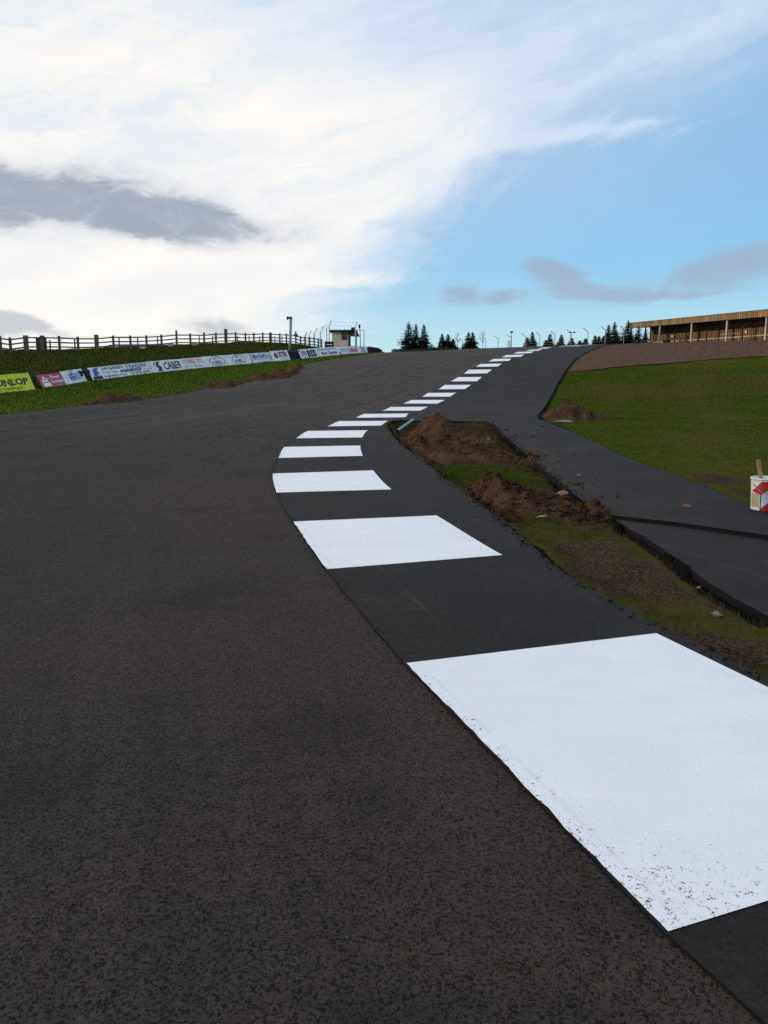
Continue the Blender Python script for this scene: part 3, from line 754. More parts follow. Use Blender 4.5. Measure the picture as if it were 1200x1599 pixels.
for k in range(19):
    o = painted(k, (LK[2 * k], RK[2 * k], RK[2 * k + 1], LK[2 * k + 1])); o.parent = kerb_obj
# three more blocks run over the brow
for (a, b_) in (((20.2, 91.2), (21.3, 93.3)), ((22.4, 95.4), (23.5, 97.4)), ((24.6, 99.4), (25.8, 101.2))):
    w_ = Vector((2.3, -.3)); A = Vector(a); B = Vector(b_)
    V = []
    for t in range(7):
        p = A.lerp(B, t / 6); q = p + w_
        V += [(p.x, p.y, h(p.x, p.y) + .026), (q.x, q.y, h(q.x, q.y) + .026)]
    o = mesh_obj('painted_block', V, [(2 * i, 2 * i + 1, 2 * i + 3, 2 * i + 2) for i in range(6)], m_paint, kerb_obj)

# ------------------------------------------------------------------ gravel trap
gr_low = Gs([(884, 582), (890, 581), (923, 579), (960, 574.6), (1000, 571), (1040, 568.4), (1080, 565), (1120, 561.5), (1160, 559), (1200, 556.5)])
gr_poly = gr_low + [(46, 71), (62, 74), (66, 112), (55, 110), (41.5, 103)] + [(p[0] + .15, p[1]) for p in right_edge[:5]]
xs_, ys_ = np.meshgrid(np.arange(11, 66, .22), np.arange(54, 112, .22))
xf = xs_.ravel(); yf = ys_.ravel(); ins = inpoly(xf, yf, gr_poly)
dg = dpoly(xf, yf, gr_poly, True)
# raked furrows fan out over the bed
u_ = xf * .89 - yf * .45 + 1.6 * (fbm(xf, yf, .06, 2) - .5); fade = sm(.2, 2.5, dg)
fur = (np.sin(u_ * 2 * math.pi / 1.25) * .5 + .35 * np.sin(u_ * 2 * math.pi / .62 + 2)) * (.35 + fbm(xf, yf, .16, 2))
zf = H(xf, yf) + .04 + fade * (.08 + fur * .085 * sm(60, 76, yf) + .06 * (fbm(xf, yf, 1.5, 3) - .5)) + .02 * (fbm(xf, yf, 1.5, 3) - .5)
n_r, n_c = xs_.shape; ii = np.arange(n_r * n_c).reshape(n_r, n_c)
qd = np.stack([ii[:-1, :-1], ii[:-1, 1:], ii[1:, 1:], ii[1:, :-1]], -1).reshape(-1, 4)
qd = qd[ins[qd].all(1)]
used = np.unique(qd); remap = -np.ones(len(xf), int); remap[used] = np.arange(len(used))
Vg = np.stack([xf, yf, zf], -1)[used]
# let the rim drop into the turf
gt = mesh_obj('gravel_trap', Vg, remap[qd], m_gravel, smooth=True); tag(gt, kind='structure')

# ------------------------------------------------------------------ grass (nobody could count it)
def blades(name, n, sampler, hgt, wid, m_, keep=None):
    x, y = sampler(n)
    if keep is not None:
        k = keep(x, y); x = x[k]; y = y[k]
    n = len(x); z = gz_arr(x, y) - .01
    d = np.hypot(x, y); s = np.clip(d / 14, .55, 4.0)
    a = RNG.random(n) * 2 * math.pi; ln = hgt * (.5 + RNG.random(n)) * (1 + .25 * (s - 1)); w = wid * s * (.6 + .8 * RNG.random(n))
    lx = np.cos(a + 1.5) * ln * (.2 + .7 * RNG.random(n)); ly = np.sin(a + 1.5) * ln * (.2 + .7 * RNG.random(n))
    cx, sx = np.cos(a) * w / 2, np.sin(a) * w / 2
    A = np.stack([x - cx, y - sx, z], -1); B = np.stack([x + cx, y + sx, z], -1); T = np.stack([x + lx, y + ly, z + ln], -1)
    V = np.stack([A, B, T], 1).reshape(-1, 3)
    o = tri_soup(name, V, 3, m_); tag(o, kind='stuff')
    a_ = o.data.attributes.new('dry', 'FLOAT', 'POINT'); a_.data.foreach_set('value', np.repeat(samp(dry, x, y), 3).astype(np.float32)); return o
notpaved = lambda x, y: ~(inpoly(x, y, apron_poly) | inpoly(x, y, slab_poly) | inpoly(x, y, track_poly) | inpoly(x, y, gr_poly))
def s_island(n):
    u = RNG.random(n); y = 3.2 + 27 * u ** 1.3; x = -1 + RNG.random(n) * (8.5); return x, y
isl_keep = lambda x, y: (samp(isl, x, y)) & (samp(tar, x, y) < .45 + .3 * RNG.random(len(x))) & (samp(soil, x, y) < .35 + .45 * RNG.random(len(x)))
o = blades('muddy_grass', 520000, s_island, .045, .007, m_drygrass, isl_keep); tag(o, 'sparse muddy grass between the kerb and the service road', 'grass')
def s_green(n):
    i = RNG.integers(0, len(green_spots), n); g = np.array(green_spots)[i]
    return g[:, 0] + RNG.normal(0, .5, n) * g[:, 2], g[:, 1] + RNG.normal(0, .5, n) * g[:, 3]
o = blades('lush_grass', 60000, s_green, .05, .007, m_greengrass, lambda x, y: samp(isl, x, y)); tag(o, 'bright green grass tuft area between the two soil heaps', 'grass')
def s_lawn(n):
    u = RNG.random(n); y = 7 + 55 * u ** 1.5; x = 3.5 + RNG.random(n) * (2 + y * .52 - 3.5 * 0); return x, y
o = blades('lawn_grass', 330000, s_lawn, .035, .007, m_grass, lambda x, y: notpaved(x, y) & ~samp(isl, x, y) & (samp(soil, x, y) < .5 + .3 * RNG.random(len(x)))); tag(o, 'green mown grass field right of the service road', 'grass')
def s_verge(n):
    t = RNG.random(n); y = 26 + 62 * t; x = -40 + RNG.random(n) * 40; return x, y
def verge_keep(x, y):
    sd, sy = foot_frame(x, y); return notpaved(x, y) & (sd < .3) & (dpoly(x, y, tleft[4:20]) > .35)
o = blades('verge_grass', 260000, s_verge, .06, .014, m_vergegrass, verge_keep); tag(o, 'green grass verge below the advertising banners', 'grass')
def bank_keep(x, y):
    sd, sy = foot_frame(x, y); return (sd > .2) & (sd < 8)
o = blades('bank_grass', 330000, lambda n: (-42 + RNG.random(n) * 44, 30 + 58 * RNG.random(n)), .08, .014, m_grass, bank_keep); tag(o, 'rough dark grass on the bank under the wooden fence', 'grass')

# ------------------------------------------------------------------ loose chippings along the cut edges
def chips(name, lines, n, spread, smin, smax, m_, label, onpave=True):
    P = []; segs = []
    for L in lines:
        for a, b_ in zip(L[:-1], L[1:]): segs.append((a, b_, math.hypot(b_[0] - a[0], b_[1] - a[1]) / (3 + a[1])))
    w = np.array([q[2] for q in segs]); w /= w.sum(); pick = RNG.choice(len(segs), n, p=w); V = []
    for q in pick:
        a, b_, _ = segs[q]; t = RNG.random(); x = a[0] + (b_[0] - a[0]) * t; y = a[1] + (b_[1] - a[1]) * t
        off = RNG.normal(0, spread); x += off; y += RNG.normal(0, spread * .5)
        z = h(x, y) + (APL if inpoly(np.array([x]), np.array([y]), apron_poly)[0] else (0 if inpoly(np.array([x]), np.array([y]), track_poly)[0] else gz_at(x, y) - h(x, y)))
        s_ = RNG.uniform(smin, smax) * (1 + y * .035); c_ = np.array([x, y, z + s_ * .3])
        r_ = RNG.normal(0, 1, (4, 3)); r_ /= np.linalg.norm(r_, axis=1)[:, None]; r_[:, 2] *= .6
        q4 = c_ + r_ * s_
        for f in ((0, 1, 2), (0, 2, 3), (0, 3, 1), (1, 3, 2)): V += [q4[f[0]], q4[f[1]], q4[f[2]]]
    o = tri_soup(name, np.array(V), 3, m_); return tag(o, label, 'chippings', kind='stuff')
chips('loose_chippings', [LKD[:60]], 1500, .035, .003, .009, m_track_chip, 'loose dark chippings along the kerb edge of the track')
chips('crumbled_tarmac', [island_left, island_right, slab_poly[7:]], 2400, .055, .006, .022, m_tar, 'black crumbled tarmac along the cut edges of the roads')
chips('soil_crumbs', [island_right[4:], Gs([(860, 705), (930, 715)]), Gs([(640, 652), (760, 655)])], 500, .28, .006, .022, m_dirt, 'small soil crumbs spilled onto the service road')

# ------------------------------------------------------------------ soil heaps
def heap(label, lobes, seed, res=.07, rough=.10, clods=60, group='heaps of dug soil', keep_off=False):
    """lobes: (px,py of base centre, half width px, depth m, height px above base)"""
    L = []
    for (px, py, rx, dep, hpx) in lobes:
        c = G(px, py); k = c[1] / F; L.append((c[0], c[1], rx * k, dep, hpx * k))
    cx = sum(l[0] for l in L) / len(L); cy = sum(l[1] for l in L) / len(L)
    x0 = min(l[0] - 1.7 * l[2] for l in L); x1 = max(l[0] + 1.7 * l[2] for l in L); y0 = min(l[1] - 1.7 * l[3] for l in L); y1 = max(l[1] + 1.7 * l[3] for l in L)
    xs, ys2 = np.meshgrid(np.arange(x0, x1, res), np.arange(y0, y1, res)); v = np.zeros(xs.shape)
    for (a, b_, rx, ry, hh) in L:
        wx = xs + (fbm(xs + seed, ys2, 1.1, 3) - .5) * rx * .9; wy = ys2 + (fbm(xs, ys2 + seed, 1.1, 3) - .5) * ry * .9
        r = np.hypot((wx - a) / rx, (wy - b_) / ry)
        v = np.maximum(v, hh * np.clip(1 - r, 0, 1) ** .9 * 1.12)
    if keep_off:
        dd = dpoly(xs.ravel(), ys2.ravel(), island_left).reshape(xs.shape); onk = inpoly(xs.ravel(), ys2.ravel(), apron_poly).reshape(xs.shape) & (dd < dpoly(xs.ravel(), ys2.ravel(), island_right + island_top).reshape(xs.shape))
        v = v * np.where(onk, 0, sm(.02, .45, dd))
    hs = max(l[4] for l in L)
    v = v + (v > .005) * ((fbm(xs + seed, ys2, 2.2 / max(hs, .3), 4, .6) - .5) * rough * hs * 1.6 + (fbm(xs, ys2 + seed, 9.0, 3, .7) - .5) * rough * .9) * np.clip(v / (.25 * hs), 0, 1)
    base = gz_arr(xs.ravel(), ys2.ravel()).reshape(xs.shape)
    pv = inpoly(xs.ravel(), ys2.ravel(), apron_poly).reshape(xs.shape)
    base = np.where(pv, H(xs, ys2) + APL, base)
    z = base + v - .03
    n_r, n_c = xs.shape; ii = np.arange(n_r * n_c).reshape(n_r, n_c); q = np.stack([ii[:-1, :-1], ii[:-1, 1:], ii[1:, 1:], ii[1:, :-1]], -1).reshape(-1, 4)
    vf = v.ravel(); q = q[(vf[q] > .004).any(1)]
    us = np.unique(q); rm = -np.ones(len(vf), int); rm[us] = np.arange(len(us))
    P = np.stack([xs.ravel() - cx, ys2.ravel() - cy, z.ravel()], -1)[us]; z0 = h(cx, cy); P[:, 2] -= z0
    V = [tuple(p) for p in P]; Fq = [tuple(f) for f in rm[q]]
    rs = random.Random(seed)
    for _ in range(clods):
        l = rs.choice(L); a = rs.gauss(l[0], l[2] * .62); b_ = rs.gauss(l[1], l[3] * .62)
        i = int((b_ - y0) / res); j = int((a - x0) / res)
        if not (0 <= i < n_r and 0 <= j < n_c): continue
        if v[i, j] < .01 and rs.random() < .7: continue
        s = rs.uniform(.012, .042) * (1 + hs * .6) * (1.8 if rs.random() < .06 else 1); zc = z[i, j] - z0 + s * .25; n = len(V)
        rot = Matrix.Rotation(rs.random() * 6, 3, Vector((rs.random(), rs.random(), rs.random())).normalized())
        for w_ in ((1, 0, 0), (-1, 0, 0), (0, 1, 0), (0, -1, 0), (0, 0, .8), (0, 0, -.8)):
            p = rot @ (Vector(w_) * s * rs.uniform(.6, 1.2)); V.append((a - cx + p.x, b_ - cy + p.y, zc + p.z))
        for f in ((0, 2, 4), (2, 1, 4), (1, 3, 4), (3, 0, 4), (2, 0, 5), (1, 2, 5), (3, 1, 5), (0, 3, 5)): Fq.append(tuple(n + k for k in f))
    o = mesh_obj('soil_heap', V, Fq, m_dirt); o.location = (cx, cy, z0)
    return tag(o, label, 'soil heap', group)
heap('tallest brown soil heap at the far tip of the grass island beside the blue pipe',
     [(686, 686, 44, 2.4, 44), (672, 684, 26, 1.8, 38), (648, 692, 26, 1.6, 16), (735, 693, 52, 1.7, 26), (755, 707, 64, 1.3, 20), (700, 712, 62, 1.3, 17), (815, 716, 42, .8, 6), (745, 661, 28, 1.0, 4)], 3, clods=600, keep_off=True)
heap('wide brown soil heap in the middle of the grass island near the orange clay lump',
     [(770, 776, 40, 1.5, 48), (800, 780, 62, 1.3, 33), (850, 788, 70, 1.1, 21), (905, 797, 42, .8, 11), (750, 772, 30, .7, 20)], 11, clods=700, res=.045, keep_off=True)
heap('brown soil heap on the green field at the bend of the service road', [(884, 653, 40, 1.6, 28), (915, 653, 34, 1.1, 9)], 21, clods=120)
heap('dark soil heap on the left verge below the white and blue banner', [(165, 628, 26, 1.5, 16), (197, 625, 28, 1.3, 13), (145, 630, 24, .8, 6)], 31, clods=110, res=.12)
heap('long low soil heap at the left track edge below the oval logo banner', [(352, 604, 28, 1.6, 12), (335, 605, 30, 1.2, 6), (372, 600, 20, 1.0, 7)], 41, clods=90, res=.14)
heap('soil heap spread along the left track edge below the STR banner', [(438, 588, 28, 2.0, 12), (410, 592, 36, 1.4, 8), (460, 583, 14, 1.5, 9), (392, 597, 26, 1, 4)], 51, clods=120, res=.14)
heap('dark turf clods heaped at the track corner below the black rubber barrier', [(466, 576, 12, 1.5, 9), (472, 573, 12, 1.8, 5)], 61, clods=40, res=.14)

def rock(name, px, py, wpx, hpx, m_, label, cat, group=None, seed=0, lift=0.0, zoff=None):
    c = G(px, py); k = c[1] / F; rs = random.Random(seed * 7 + int(px))
    bm = bmesh.new(); bmesh.ops.create_icosphere(bm, subdivisions=2, radius=1)
    ph = [rs.random() * 6 for _ in range(6)]
    for v in bm.verts:
        n = v.co.normalized(); f = 1 + .22 * math.sin(3 * n.x + ph[0]) + .18 * math.sin(4 * n.y + ph[1]) + .15 * math.sin(5 * n.z + ph[2]) + rs.uniform(-.06, .06)
        v.co = Vector((n.x * wpx * k / 2 * f, n.y * wpx * k / 2 * f * .75, n.z * hpx * k / 2 * f))
    me_ = bpy.data.meshes.new(name); bm.to_mesh(me_); bm.free(); me_.materials.append(m_)
    o = bpy.data.objects.new(name, me_); C.objects.link(o)
    pv = inpoly(np.array([c[0]]), np.array([c[1]]), apron_poly)[0]
    zz = (h(*c) + APL) if pv else gz_at(*c)
    o.location = (c[0], c[1], zz + hpx * k * .3 + lift); o.rotation_euler = (rs.uniform(-.2, .2), rs.uniform(-.2, .2), rs.random() * 3)
    return tag(o, label, cat, group)
rock('brick_lump', 1073, 794, 13, 6, m_brick, 'reddish brown brick lump lying on the service road above the step', 'stone', seed=1)
rock('clay_lump', 876, 779, 28, 16, m_clay, 'orange brown clay lump on the end of the middle soil heap', 'clay lump', seed=2, lift=.06)
rock('flat_stone', 1121, 950, 22, 10, m_stone, 'flat greyish brown stone in the muddy grass near the dark slab edge', 'stone', seed=3)
rock('pale_stone', 847, 803, 20, 7, mat('pale_stone', None, (.28, .28, .25), .8), 'pale white stone in the mud below the middle soil heap', 'stone', seed=4)
rock('pale_stone', 1092, 905, 7, 5, m_stone, 'small grey stone at the black edge of the lower road slab', 'stone', seed=5)
rock('concrete_lump', 880, 660, 26, 6, mat('pale_concrete', None, (.13, .125, .115), .85), 'flat grey concrete piece beside the soil heap on the green field', 'concrete')
for i, (px, py, w_, h_, lab) in enumerate([(790, 672, 7, 4, 'dark clod farthest up the service road'), (905, 745, 6, 4, 'pale chip on the service road beside the middle soil heap'),
        (963, 777, 6, 5, 'dark clod nearest the step on the service road'), (938, 777, 9, 3, 'flat dark clod left of the round one on the service road'), (846, 667, 5, 3, 'small clod near the bend of the service road'),
        (806, 681, 4, 3, 'tiny clod below the farthest dark one'), (832, 683, 5, 3, 'tiny clod in the middle of the upper service road'), (922, 711, 5, 3, 'lone small clod right of centre on the service road'),
        (900, 758, 14, 9, 'large dark clod leaning on the road edge beside the clay lump'), (909, 765, 9, 7, 'smaller dark clod beside the large one at the road edge'), (873, 723, 4, 3, 'small clod below the heap tail on the service road'), (1046, 806, 5, 3, 'small dark clod just above the step line')]):
    rock('clod', px, py, w_, h_, m_stone if i == 1 else m_darkstone, lab, 'clod', 'clods scattered on the service road', seed=20 + i)
# blue pipe
a = at(620, 669, G(620, 672)[1]); b_ = at(644, 656, G(644, 660)[1])
A = Vector(G(621, 672)); B = Vector(G(645, 660)); za = h(*A) - .02; zb = h(*B) + .10
mb = MB(); prof = []
pa = Vector((A.x, A.y, za)); pb = Vector((B.x, B.y, zb)); dv = pb - pa
mb.tube([pa, pb], .045, 14, cap=False); mb.tube([pb, pa], .037, 14, cap=False)
o = mb.build('pipe', m_pipe, smooth=True); tag(o, 'pale blue plastic pipe sticking out of the tip of the grass island', 'pipe')
# tufts on the big heap
def tuft(px, py, n, ln, label):
    c = G(px, py); x = c[0] + RNG.normal(0, .12, n); y = c[1] + RNG.normal(0, .12, n) - .3; z0 = h(*c)
    V = []
    for i in range(n):
        a = random.random() * 6.28; l = ln * random.uniform(.6, 1.2); w = .012
        zb_ = z0 + .12
        V += [(x[i] - w, y[i], zb_), (x[i] + w, y[i], zb_), (x[i] + math.cos(a) * l * .5, y[i] + math.sin(a) * l * .5, zb_ + l)]
    o = tri_soup('grass_tuft', V, 3, mat('straw', None, (.16, .15, .07), .9)); tag(o, label, 'grass tuft')
tuft(757, 702, 45, .22, 'straw coloured grass tuft on the front of the tallest soil heap')

# ------------------------------------------------------------------ paint bucket with stick
bc = G(1194, 797); br = .185; bh = .40
bx_, by_ = bc[0], bc[1]
bk = empty('paint_bucket', (bx_, by_, h(bx_, by_) + APL), 0.0, 'white, red and grey plastic paint bucket at the right edge of the service road', 'bucket')
m_bw = mat('bucket_white', None, (.62, .66, .64), .4); m_br = mat('bucket_red', None, (.36, .012, .018), .4); m_bb = mat('bucket_beige', None, (.36, .32, .20), .5)
m_bg = mat('bucket_pale_blue', None, (.42, .52, .60), .4); m_bgr = mat('bucket_green', None, (.05, .22, .14), .4); m_bd = mat('bucket_dark', None, (.03, .035, .05), .5)
seg = 144; rows = 70; V = []; Fq = []; MI = []
for j in range(rows + 1):
    t = j / rows; r = br * (.88 + .12 * t)
    for i in range(seg): th = 2 * math.pi * i / seg; V.append((r * math.cos(th), r * math.sin(th), bh * t))
for j in range(rows):
    for i in range(seg):
        Fq.append((j * seg + i, j * seg + (i + 1) % seg, (j + 1) * seg + (i + 1) % seg, (j + 1) * seg + i))
        th = math.degrees(2 * math.pi * (i + .5) / seg); q_ = (th - 153) % 360; v = (j + .5) / rows
        X_ = (1 - math.cos(R(q_))) / 2 if q_ < 180 else (1 - math.cos(R(360 - q_))) / 2
        cxp = 960 + 352 * X_; cyp = 755 - 355 * v
        lo1 = 548 + (cxp - 985) * .30 if cxp < 1085 else 578 - (cxp - 1085) * .77
        k = 0
        if cyp > 425 and cyp > 545 - (cxp - 975) * 1.09 and cyp < lo1 and cxp > 975: k = 1
        elif 972 < cxp < 1064 and 560 < cyp < 722: k = 3
        elif 1076 <= cxp < 1090 and cyp > 572: k = 5
        elif cxp >= 1090 and cyp > 722 - (cxp - 1095) * .78: k = 1
        elif 1178 < cxp < 1260 and 568 < cyp < 640: k = 4
        elif cxp >= 1090 and cyp >= lo1: k = 2
        MI.append(k)
n0 = len(V); V.append((0, 0, .0))
for i in range(seg): Fq.append((n0, (i + 1) % seg, i)); MI.append(0)
mesh_obj('body', V, Fq, [m_bw, m_br, m_bg, m_bb, m_bgr, m_bd], bk, True, MI)
MB().lathe([(br * .97, bh), (br * .86, .01)], 48).build('inside', m_bw, bk, True)
MB().lathe([(br * .965, bh - .012), (br * 1.045, bh - .012), (br * 1.06, bh + .004), (br * 1.02, bh + .012), (br * .965, bh + .006), (br * .965, bh - .012)], 64).build('rim', m_bw, bk, True)
MB().lathe([(0, .30), (br * .945, .30)], 40).build('paint', mat('paint_in_bucket', None, (.7, .72, .72), .3), bk)
hp = [(br * 1.05 * math.cos(R(a)), br * 1.05 * math.sin(R(a)) - .02 * math.sin(R((a - 180) )), .33 - .12 * math.sin(R((a - 190) * 180 / 160))) for a in range(190, 351, 10)]
MB().tube(hp, .004, 6).build('handle', m_galv, bk, True)
sp = Vector((bx_ - .045, by_ + .0, h(bx_, by_) + .32))
mb = MB(); mb.bar(sp + Vector((.03, 0, -.2)), sp + Vector((-.075, .02, .33)), .045, .018, up=(0, 1, 0)); o = mb.build('wooden_stick', mat('stirring_stick', None, (.36, .22, .12), .8)); tag(o, 'wooden stirring stick standing in the paint bucket', 'stick')

# ------------------------------------------------------------------ lettering
def letters(name, txt, box, m_, parent, bold=0.0, shear=0.0, y=-.012, T=None, tilt=0.0):
    """raised lettering fitted into box (x0,z0,w,h) on a banner's face"""
    if ' ' in txt:
        x0, z0, w, h_ = box; n = len(txt); i0 = 0
        for wd in txt.split(' '):
            letters(name, wd, (x0 + w * i0 / n, z0, w * len(wd) / n, h_), m_, parent, bold, shear, y, T, tilt); i0 += len(wd) + 1
        return
    cu = bpy.data.curves.new('t', 'FONT'); cu.body = txt; cu.offset = bold; cu.shear = shear; cu.resolution_u = 3
    o = bpy.data.objects.new('t', cu); C.objects.link(o)
    dg_ = bpy.context.evaluated_depsgraph_get(); me_ = bpy.data.meshes.new_from_object(o.evaluated_get(dg_))
    bpy.data.objects.remove(o, do_unlink=True)
    co = np.empty(len(me_.vertices) * 3, np.float32); me_.vertices.foreach_get('co', co); co = co.reshape(-1, 3)
    mn = co.min(0); mx = co.max(0); x0, z0, w, h_ = box
    X = (co[:, 0] - mn[0]) / (mx[0] - mn[0]) * w + x0; Zz = (co[:, 1] - mn[1]) / (mx[1] - mn[1]) * h_ + z0 + (X - x0) * tilt
    out = np.stack([X, np.full_like(X, y), Zz], -1)
    me_.vertices.foreach_set('co', out.astype(np.float32).ravel()); me_.materials.clear(); me_.materials.append(m_); me_.update()
    r = bpy.data.objects.new(name, me_); C.objects.link(r); r.parent = parent
    return r
def shape(name, polys, m_, parent, y=-.012):
    if name in ('serif', 'stripe', 'swoosh', 'steam', 'shield_slash') and len(polys) > 1:
        for q in polys: shape(name, [q], m_, parent, y)
        return
    V = []; Fq = []
    for P in polys:
        n = len(V); V += [(p[0], y, p[1]) for p in P]; Fq.append(list(range(n, n + len(P))))
    return mesh_obj(name, V, Fq, m_, parent)
def ring(cx, cz, rx, rz, w, n=40):
    out = []
    for i in range(n):
        a, b2 = 2 * math.pi * i / n, 2 * math.pi * (i + 1) / n
        out.append([(cx + rx * math.cos(a), cz + rz * math.sin(a)), (cx + rx * math.cos(b2), cz + rz * math.sin(b2)), (cx + (rx - w) * math.cos(b2), cz + (rz - w) * math.sin(b2)), (cx + (rx - w) * math.cos(a), cz + (rz - w) * math.sin(a))])
    return out
def ell(cx, cz, rx, rz, n=24): return [(cx + rx * math.cos(2 * math.pi * i / n), cz + rz * math.sin(2 * math.pi * i / n)) for i in range(n)]

# ------------------------------------------------------------------ banners
def banner(pxl, yl, pxr, yr, hl, hr, m_, label, lean=.42, sag=.02):
    """board leaning back on the barrier; pxl/pxr: where its lower corners stand; hl/hr heights in photo pixels"""
    a = Vector(BP(pxl, yl)); b2 = Vector(BP(pxr, yr))
    if label.startswith('yellow'):
        a = b2 + (a - b2) * 1.45
    za = gz_at(*a) + .0; zb_ = gz_at(*b2) + .0
    D = Vector((b2.x - a.x, b2.y - a.y, zb_ - za)); W = D.length
    Hl = hl * a.y / F; Hr = hr * b2.y / F; Hh = (Hl + Hr) / 2 / math.cos(lean)
    X = D.normalized(); n = Vector((X.y, -X.x, 0)).normalized()        # toward the track
    up = (Vector((0, 0, 1)) - X * X.z).normalized(); U = (up * math.cos(lean) - n * math.sin(lean)).normalized()
    Yv = U.cross(X).normalized()
    o = empty('banner', (a.x, a.y, za + .03)); M_ = Matrix((X, Yv, U)).transposed().to_4x4(); M_.translation = Vector((a.x + n.x * .28, a.y + n.y * .28, za + .03)); o.matrix_world = M_
    tag(o, label, 'banner', 'advertising banners along the left barrier')
    V = []; Fq = []; nx_, nz_ = 24, 6
    for s in (0, 1):
        for j in range(nz_ + 1):
            for i in range(nx_ + 1):
                w = .006 * math.sin(i * 1.3 + j) if s == 0 else .0
                V.append((W * i / nx_, (0 if s == 0 else .03) + w, Hh * j / nz_ - (sag * math.sin(math.pi * (i / nx_ * 3 % 1)) if j == nz_ else 0)))
    K = (nx_ + 1) * (nz_ + 1)
    for j in range(nz_):
        for i in range(nx_):
            q = j * (nx_ + 1) + i; Fq.append((q, q + 1, q + nx_ + 2, q + nx_ + 1)); Fq.append((K + q + nx_ + 1, K + q + nx_ + 2, K + q + 1, K + q))
    for i in range(nx_):
        Fq.append((i + 1, i, K + i, K + i + 1)); q = nz_ * (nx_ + 1) + i; Fq.append((q, q + 1, K + q + 1, K + q))
    for j in range(nz_):
        q = j * (nx_ + 1); Fq.append((q, q + nx_ + 1, K + q + nx_ + 1, K + q)); q += nx_; Fq.append((q + nx_ + 1, q, K + q, K + q + nx_ + 1))
    mesh_obj('sheet', V, Fq, m_, o)
    # timber/tyre backing the sheet leans on
    return o, W, Hh
o, W, Hh = banner(0, 613.5, 51, 608.5, 28, 25.5, m_yellow, 'yellow banner reading UNLOP at the left edge of the picture')
letters('lettering', 'DUNLOP', (.12 * W, .36 * Hh, .80 * W, .36 * Hh), m_inkblack, o, .035)
letters('small_lettering', 'MOTORSPORT', (.22 * W, .10 * Hh, .52 * W, .14 * Hh), m_inkblack, o)
lw = .80 * W / 6
shape('serif', [[(.12 * W + lw * k + .02, .36 * Hh - .03), (.12 * W + lw * k + lw * .42, .36 * Hh - .03), (.12 * W + lw * k + lw * .42, .36 * Hh + .03), (.12 * W + lw * k + .02, .36 * Hh + .03)] for k in (0, 2, 3, 5)], m_inkblack, o, -.014)
o, W, Hh = banner(61, 607, 98, 601.2, 20, 19.5, m_red, 'small red banner with white lettering and a white star peak')
shape('emblem', [[(.08 * W, .42 * Hh), (.22 * W, .90 * Hh), (.38 * W, .42 * Hh)], [(.08 * W, .62 * Hh), (.22 * W, .55 * Hh), (.46 * W, .66 * Hh), (.22 * W, .68 * Hh)]], m_inkwhite, o)
shape('white_panel', [[(.10 * W, .08 * Hh), (.40 * W, .08 * Hh), (.40 * W, .36 * Hh), (.10 * W, .36 * Hh)]], m_inkwhite, o)
letters('lettering', 'Flower', (.48 * W, .60 * Hh, .42 * W, .26 * Hh), m_inkwhite, o, .02)
letters('lettering', 'Scotland', (.46 * W, .26 * Hh, .50 * W, .26 * Hh), m_inkwhite, o, .02)
letters('small_lettering', 'scotland', (.66 * W, .07 * Hh, .22 * W, .12 * Hh), m_inkwhite, o)
o, W, Hh = banner(98.3, 601, 131, 595.3, 20, 19.5, m_white, 'small white banner with a blue block logo')
shape('blue_panel', [[(.30 * W, .22 * Hh), (.58 * W, .22 * Hh), (.58 * W, .72 * Hh), (.48 * W, .72 * Hh), (.48 * W, .86 * Hh), (.42 * W, .86 * Hh), (.42 * W, .72 * Hh), (.30 * W, .72 * Hh)]], m_inkblue, o)
shape('light_blue_panel', [[(.61 * W, .28 * Hh), (.82 * W, .28 * Hh), (.82 * W, .74 * Hh), (.61 * W, .74 * Hh)]], m_inksky, o)
letters('lettering', 'cold', (.33 * W, .50 * Hh, .22 * W, .16 * Hh), m_inkwhite, o, y=-.015); letters('lettering', 'work', (.33 * W, .28 * Hh, .22 * W, .14 * Hh), m_inkwhite, o, y=-.015); letters('lettering', '18', (.65 * W, .36 * Hh, .14 * W, .3 * Hh), m_inkwhite, o, y=-.015)
shape('stripe', [[(.3 * W, .90 * Hh), (.6 * W, .90 * Hh), (.6 * W, .95 * Hh), (.3 * W, .95 * Hh)]], m_inkpink, o)
o, W, Hh = banner(141, 594.3, 235, 582.3, 18.5, 17.3, m_white, 'long white banner reading JW GREEN TRAILERS')
shape('emblem', [[(.04 * W, .80 * Hh), (.13 * W, .98 * Hh), (.14 * W, .80 * Hh), (.07 * W, .66 * Hh)], [(.05 * W, .64 * Hh), (.11 * W, .74 * Hh), (.14 * W, .50 * Hh), (.08 * W, .40 * Hh)], [(.04 * W, .45 * Hh), (.08 * W, .52 * Hh), (.12 * W, .3 * Hh), (.06 * W, .28 * Hh)]], m_inkblue, o)
shape('black_panel', [[(.02 * W, .03 * Hh), (.165 * W, .03 * Hh), (.165 * W, .27 * Hh), (.02 * W, .27 * Hh)]], m_inkblack, o)
letters('lettering', 'JW·GREEN', (.19 * W, .62 * Hh, .34 * W, .30 * Hh), m_inknavy, o, .01); letters('lettering', 'TRAILERS', (.58 * W, .62 * Hh, .36 * W, .30 * Hh), m_inknavy, o, .01)
letters('small_lettering', 'Servicing and hire', (.19 * W, .42 * Hh, .25 * W, .12 * Hh), m_inknavy, o); shape('navy_panel', [[(.47 * W, .36 * Hh), (.83 * W, .36 * Hh), (.83 * W, .57 * Hh), (.47 * W, .57 * Hh)]], m_inknavy, o)
letters('small_lettering', 'RACE CAR TRAILERS', (.49 * W, .41 * Hh, .32 * W, .11 * Hh), m_inkwhite, o, y=-.015)
letters('small_lettering', 'for sale', (.85 * W, .40 * Hh, .12 * W, .11 * Hh), m_inkred, o)
